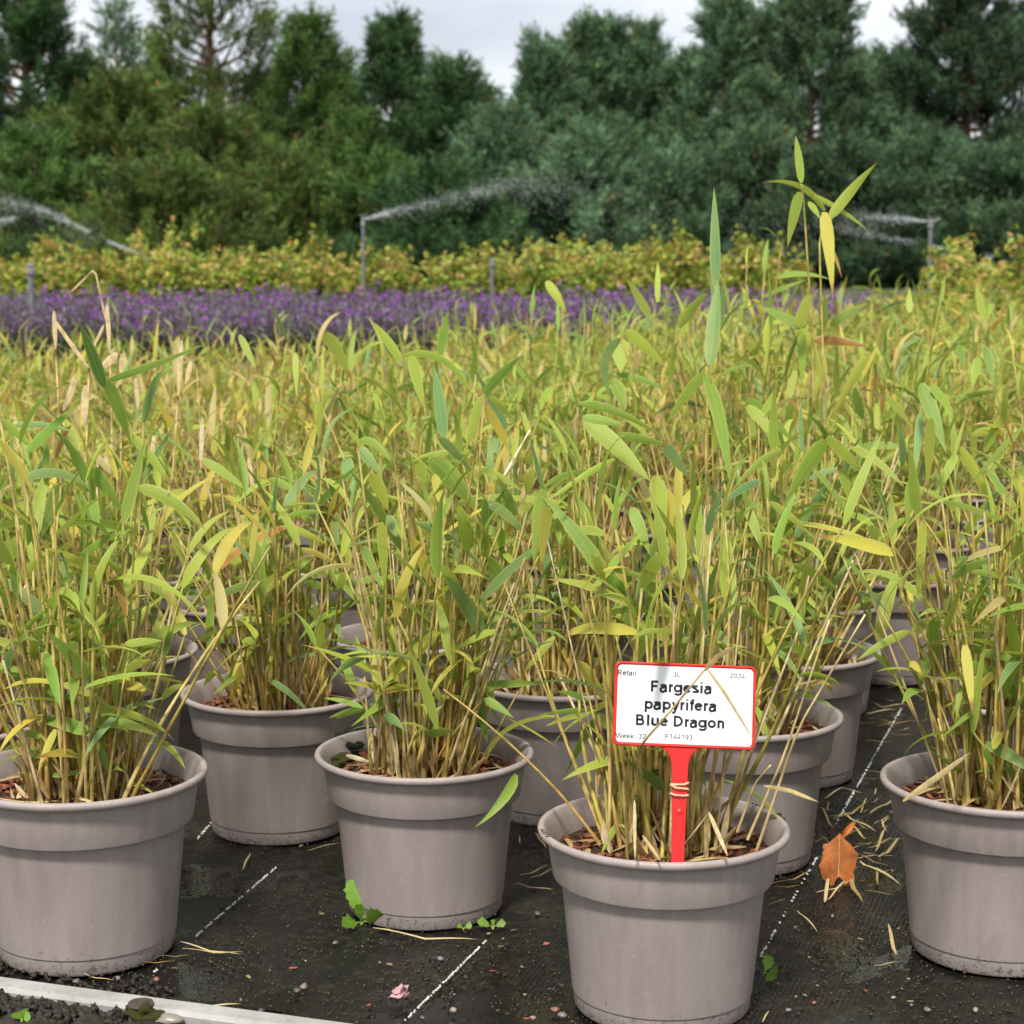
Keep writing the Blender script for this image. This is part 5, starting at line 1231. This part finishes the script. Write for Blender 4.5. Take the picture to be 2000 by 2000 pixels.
# ------------------------------------------------------------------ pines
def pine(px_x, y_top, Y, radius, hue, label, group, dens=1.0, open_=0.0, clear=.0, name='pine_tree'):
    top = at_y(px_x, y_top, Y); H = top.z + .03
    root = link(name, None, loc=(top.x, Y, -.03)); tag(root, label, 'tree', group)
    tk = MB(); n = 12; t = np.linspace(0, 1, n); wob = np.cumsum(rng.normal(0, .03, (n, 2)), axis=0) * (1 - t)[:, None]
    ax = np.stack([wob[:, 0], wob[:, 1], t * H], 1)
    tube(tk, ax, (.022 * H) * (1 - t * .93), 8)
    shape = random.uniform(.75, 1.0)
    nb = int(66 * dens * (H / 6) ** .7); S, D, C = [], [], []
    for b in range(nb):
        tt = clear + (1 - clear) * (b + random.random()) / nb; tt = min(.985, tt)
        prof = min(1.0, ((1 - tt) / shape) ** .85) * (1.0 if tt > .12 else .75 + 2 * tt)
        ln = radius * max(.10, prof) * random.uniform(.62, 1.18); az = b * 2.39996 + random.gauss(0, .5)
        el = R(-4 + 58 * tt ** 1.6 + random.gauss(0, 9))
        base = np.array([np.interp(tt, t, ax[:, i]) for i in range(3)])
        hd = np.array([math.cos(az), math.sin(az), 0])
        s = np.linspace(0, 1, 6); curve = base + hd * (s * ln * math.cos(el))[:, None]; curve[:, 2] += s * ln * math.sin(el) + .18 * ln * s ** 2.2
        tube(tk, curve, (.012 * H * (1 - tt) + .012) * (1 - s * .85), 5)
        ncl = max(3, int((3.5 + 6.5 * ln) * (1 - open_ * .4))); per = int(13 * dens)
        sc_ = rng.uniform(.28 + .2 * open_, 1.04, ncl) ** .75; lat = np.array([-hd[1], hd[0], 0])
        oc = rng.normal(0, 1, ncl) * ln * .20 * (.3 + sc_); tone = rng.uniform(.6, 1.4, ncl)
        ss = np.repeat(sc_, per); off = np.repeat(oc, per); ns = ncl * per
        P = np.stack([np.interp(ss, s, curve[:, i]) for i in range(3)], 1) + lat * off[:, None]
        cd = hd * rng.uniform(.2, 1.0, (ncl, 1)) + np.array([0, 0, .85]) + rng.normal(0, .28, (ncl, 3)) + lat * (np.sign(oc) * .3)[:, None]
        cd /= np.linalg.norm(cd, axis=1)[:, None]; cl = rng.uniform(.30, .62, ncl)
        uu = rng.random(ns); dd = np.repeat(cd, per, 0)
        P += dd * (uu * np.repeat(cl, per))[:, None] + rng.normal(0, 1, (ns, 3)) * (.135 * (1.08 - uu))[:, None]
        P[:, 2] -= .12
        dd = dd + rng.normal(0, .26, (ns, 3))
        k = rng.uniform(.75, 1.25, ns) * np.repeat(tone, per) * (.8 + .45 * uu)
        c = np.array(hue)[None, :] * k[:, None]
        br = rng.random(ns) < (.10 if hue is OL else .025); c[br] = np.array([.13, .085, .035]) * k[br][:, None]
        yl = rng.random(ns) < .16; c[yl] = c[yl] * np.array([1.45, 1.35, 1.0])
        S.append(P); D.append(dd); C.append(c)
    # leader shoots
    S.append(np.array([[ax[-1, 0], ax[-1, 1], H - .25 - .12 * k] for k in range(5)])); D.append(np.tile([0, 0, 1.0], (5, 1)) + rng.normal(0, .15, (5, 3))); C.append(np.tile(np.array(hue), (5, 1)))
    S, D, C = np.concatenate(S), np.concatenate(D), np.concatenate(C); D /= np.linalg.norm(D, axis=1)[:, None]
    k = 9; m = len(S)
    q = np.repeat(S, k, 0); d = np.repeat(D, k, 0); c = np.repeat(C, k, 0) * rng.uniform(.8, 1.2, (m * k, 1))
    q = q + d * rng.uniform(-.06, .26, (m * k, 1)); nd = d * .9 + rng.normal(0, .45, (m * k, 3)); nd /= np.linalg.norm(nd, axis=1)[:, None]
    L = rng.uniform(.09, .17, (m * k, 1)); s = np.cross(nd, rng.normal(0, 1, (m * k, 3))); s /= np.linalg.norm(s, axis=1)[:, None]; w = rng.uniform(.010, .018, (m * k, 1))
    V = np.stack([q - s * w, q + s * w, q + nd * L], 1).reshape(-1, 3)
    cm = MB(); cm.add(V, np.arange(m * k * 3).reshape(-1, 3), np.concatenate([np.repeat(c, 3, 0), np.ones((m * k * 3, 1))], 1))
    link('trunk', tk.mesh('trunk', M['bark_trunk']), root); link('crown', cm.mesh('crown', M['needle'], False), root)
    return m * k
GR, OL, BL, DK = (.078, .150, .036), (.094, .150, .032), (.104, .190, .096), (.052, .114, .040)
tot = 0
for a in [
    (40, -170, 46, 2.4, DK, 'tall dark green pine at the far left of the tree line', 1.25, 0, 0),
    (225, 25, 50, 1.8, BL, 'thin pale-topped pine behind the big olive-brown pines', .8, .5, 0),
    (405, -190, 45, 2.3, OL, 'tall open-crowned pine with its trunk showing against the sky', .85, .6, .15),
    (235, 185, 41, 2.2, OL, 'broad olive-brown pine in front of the open-crowned pine', 1.35, 0, 0),
    (420, 250, 40, 2.0, OL, 'bushy yellowish pine below the open-crowned pine', 1.2, 0, 0),
    (596, 55, 44, 1.7, GR, 'pointed mid-green pine right of the open-crowned pine', 1.2, .1, 0),
    (662, 125, 46, .8, GR, 'slim pine tucked behind the pointed mid-green pine', 1.0, .2, 0),
    (768, 62, 44, 1.75, DK, 'pointed dark green pine left of the central sky gap', 1.35, 0, 0),
    (880, 150, 43, 1.75, DK, 'rounded dark green pine on the left edge of the central sky gap', 1.3, 0, 0),
    (1062, 105, 45, 1.3, BL, 'slender blue-green pine on the right edge of the central sky gap', 1.2, .1, 0),
    (1140, 68, 46, 1.7, BL, 'bushy blue-green pine with upright pale shoots', 1.3, 0, 0),
    (1262, 80, 47, 1.7, BL, 'pale blue-green pine beside the twin-topped pine', 1.2, 0, 0),
    (1415, 10, 45, 1.6, BL, 'narrow blue-green pine with feathery leader', 1.2, .2, 0),
    (1590, -90, 44, 2.3, (.082, .150, .076), 'large layered blue-green pine with flat branch tiers', 1.4, .15, 0),
    (1745, 130, 47, 1.7, (.082, .150, .076), 'lower pine filling the gap right of the layered pine', 1.2, 0, 0),
    (1900, -150, 44, 2.4, (.056, .106, .052), 'massive dark blue-green pine at the far right', 1.4, .1, 0),
    (150, 140, 48, 1.0, GR, 'mid-green pine between the far-left pine and the pale-topped pine', 1.2, .1, 0),
    (312, 120, 49, .9, BL, 'pine standing just behind the open-crowned pine', 1.1, .2, 0),
    (515, 165, 47, .9, GR, 'pine between the open-crowned and the pointed mid-green pine', 1.1, .1, 0),
    (935, 185, 46, .9, DK, 'narrow dark pine closing the left side of the central sky gap', 1.2, 0, 0),
    (1195, 66, 46, 1.3, BL, 'upright shoot-topped pine among the blue-green pines', 1.2, 0, 0),
    (1340, 135, 46, 1.1, BL, 'pale pine below the feathery leader', 1.2, 0, 0),
    (1490, 45, 46, .9, BL, 'narrow pine left of the layered pine', 1.2, .1, 0),
    (1690, 130, 46, .9, (.082, .150, .076), 'narrow pine on the right flank of the layered pine', 1.2, .1, 0),
    (690, 255, 42, 1.1, GR, 'short pine in the notch left of the pointed dark pine', 1.2, 0, 0),
    (60, 300, 39, 1.8, GR, 'low dark pine under the tall far-left pine', 1.2, 0, 0),
    (560, 330, 39, 1.6, OL, 'low bushy pine with brownish needles behind the hedge', 1.2, 0, 0),
    (740, 345, 39, 1.5, GR, 'low green pine behind the sprinkler jet', 1.2, 0, 0),
    (985, 255, 40, 1.9, BL, 'young pine standing in the central sky gap', 1.3, 0, 0),
    (1150, 300, 38, 1.7, BL, 'low spreading blue-green pine with horizontal boughs', 1.3, 0, 0),
    (1300, 340, 38, 1.6, BL, 'low blue-green pine behind the drifting spray', 1.2, 0, 0),
    (1470, 290, 39, 1.7, (.082, .150, .076), 'low dark pine beneath the feathery pine', 1.2, 0, 0),
    (1640, 330, 37, 1.9, (.056, .106, .052), 'low dark pine behind the tall sprinkler', 1.4, 0, 0),
    (1800, 300, 38, 1.9, (.082, .150, .076), 'low pine right of the tall sprinkler', 1.3, 0, 0),
    (1960, 330, 37, 1.7, (.082, .150, .076), 'low pine below the massive far-right pine', 1.3, 0, 0),
    (330, 360, 37, 1.6, OL, 'low yellowish pine behind the left spray', 1.2, 0, 0),
    (870, 360, 37, 1.5, DK, 'low dark pine beyond the sprinkler jet', 1.3, 0, 0),
    ]:
    tot += pine(a[0], a[1] - 4, a[2], a[3] * (1.0 if a[2] > 41.5 else 1.12), a[4], a[5], 'pines along the skyline', a[6], a[7], a[8])
print('needles', tot)

# ------------------------------------------------------------------ sprinklers and water
def sprinkler(x, y_top, Y, label, r=.011, head=True):
    top = at_y(x, y_top, Y); root = link('sprinkler', None, loc=(top.x, Y, 0)); tag(root, label, 'sprinkler', 'irrigation sprinklers')
    mb = MB(); tube(mb, [(0, 0, -.02), (0, 0, top.z * .5), (0, 0, top.z - .03)], r, 10); link('riser', mb.mesh('riser', M['pipe'], True, 40), root)
    mb = MB(); lathe(mb, [(r, top.z - .045), (r * 1.5, top.z - .04), (r * 1.5, top.z - .02), (r * .9, top.z - .012), (r * 1.3, top.z - .006), (r * 1.0, top.z + .008), (0, top.z + .012)], 14); hd = link('head', mb.mesh('head', M['brass'], True, 40), root)
    if head:
        mb = MB(); tube(mb, [(0, 0, top.z - .006), (.03, 0, top.z + .004), (.055, 0, top.z + .012)], [.010, .008, .006], 8); link('nozzle', mb.mesh('nozzle', M['brass']), hd)
        mb = MB(); tube(mb, [(0, 0, top.z + .008), (-.02, .004, top.z + .022), (.03, .004, top.z + .028)], .003, 6); link('swing_arm', mb.mesh('swing_arm', M['brass']), hd)
    return top
def jet(pts, Y, n, spread, size, label, solid=1.0):
    """droplets along an arc through the given pixels"""
    P = [at_y(x, y, yy) for (x, y), yy in zip(pts, Y)]; k = np.linspace(0, 1, len(P)); mb = MB()
    t = rng.random(n) ** (1.0 if solid else .8); t = t[(np.sin(t * 37 + n) + np.sin(t * 83) * .7 + rng.normal(0, .6, len(t))) > -1.1]; n = len(t); sp = spread[0] + (spread[1] - spread[0]) * t ** 1.5 * rng.uniform(.3, 2.0, n)
    q = np.stack([np.interp(t, k, [p[i] for p in P]) for i in range(3)], 1) + rng.normal(0, 1, (n, 3)) * sp[:, None]
    q[:, 2] -= np.abs(rng.normal(0, 1, n)) * sp * .8
    s = (size[0] + (size[1] - size[0]) * t) * rng.uniform(.5, 1.3, n)
    tet = np.array([[1, 1, 1], [-1, -1, 1], [-1, 1, -1], [1, -1, -1]]) * .30
    V = (q[:, None, :] + tet[None] * s[:, None, None] * np.array([1.6, 1, 1])).reshape(-1, 3); b = (np.arange(n) * 4)[:, None, None]
    mb.add(V, (np.array([[0, 1, 2], [0, 3, 1], [0, 2, 3], [1, 3, 2]])[None] + b).reshape(-1, 3))
    tag(link('water_spray', mb.mesh('water_spray', M['water'], False)), label, 'water spray', kind='stuff')
sprinkler(709, 428, 11.8, 'tall thin sprinkler riser throwing a jet to the right', .009)
jet([(715, 428), (760, 413), (920, 373)], [11.8, 11.8, 11.8], 2600, (.003, .030), (.0045, .0035), 'white water jet rising right from the thin sprinkler')
jet([(920, 375), (1000, 355), (1080, 352), (1180, 372), (1300, 420)], [11.9, 12, 12.2, 12.5, 13], 2200, (.02, .17), (.0045, .004), 'fine drifting spray at the end of the rising jet')
sprinkler(1818, 432, 11.9, 'tall grey sprinkler riser with jets between the two hedge rows', .012)
jet([(1812, 432), (1760, 425), (1685, 420)], [11.9] * 3, 1300, (.003, .030), (.0045, .0045), 'short white jet thrown left from the tall grey sprinkler')
jet([(1685, 420), (1560, 425), (1440, 440)], [12, 12.2, 12.6], 900, (.03, .15), (.004, .004), 'faint spray drifting left of the tall grey sprinkler')
jet([(1640, 440), (1700, 455), (1790, 473)], [13.5] * 3, 800, (.022, .010), (.004, .004), 'faint second jet crossing behind the tall grey sprinkler')
jet([(1822, 480), (1870, 492), (1900, 500)], [13.4] * 3, 900, (.006, .004), (.004, .004), 'short low jet right of the tall grey sprinkler')
sprinkler(1928, 503, 13.4, 'small sprinkler head just above the right hedging plants', .012)
jet([(290, 502), (210, 470)], [13.2] * 2, 900, (.005, .006), (.004, .0045), 'low end of the left jet above the hedge')
jet([(175, 452), (90, 410), (0, 388), (-60, 380)], [13.2] * 4, 2400, (.006, .055), (.0045, .0045), 'long pale jet arching out to the left above the hedge')
jet([(30, 425), (-20, 432)], [14] * 2, 500, (.01, .02), (.0045, .0045), 'faint short spray at the far left')
jet([(200, 455), (90, 440), (-40, 430)], [13.5] * 3, 1300, (.04, .2), (.0035, .0035), 'mist hanging under the left jet')
sprinkler(59, 518, 8.6, 'grey standpipe rising from the purple flowers at the left', .013, False)
sprinkler(961, 507, 12.0, 'short grey standpipe between the purple flowers and the hedge', .012, False)
print('objects', len(bpy.data.objects))
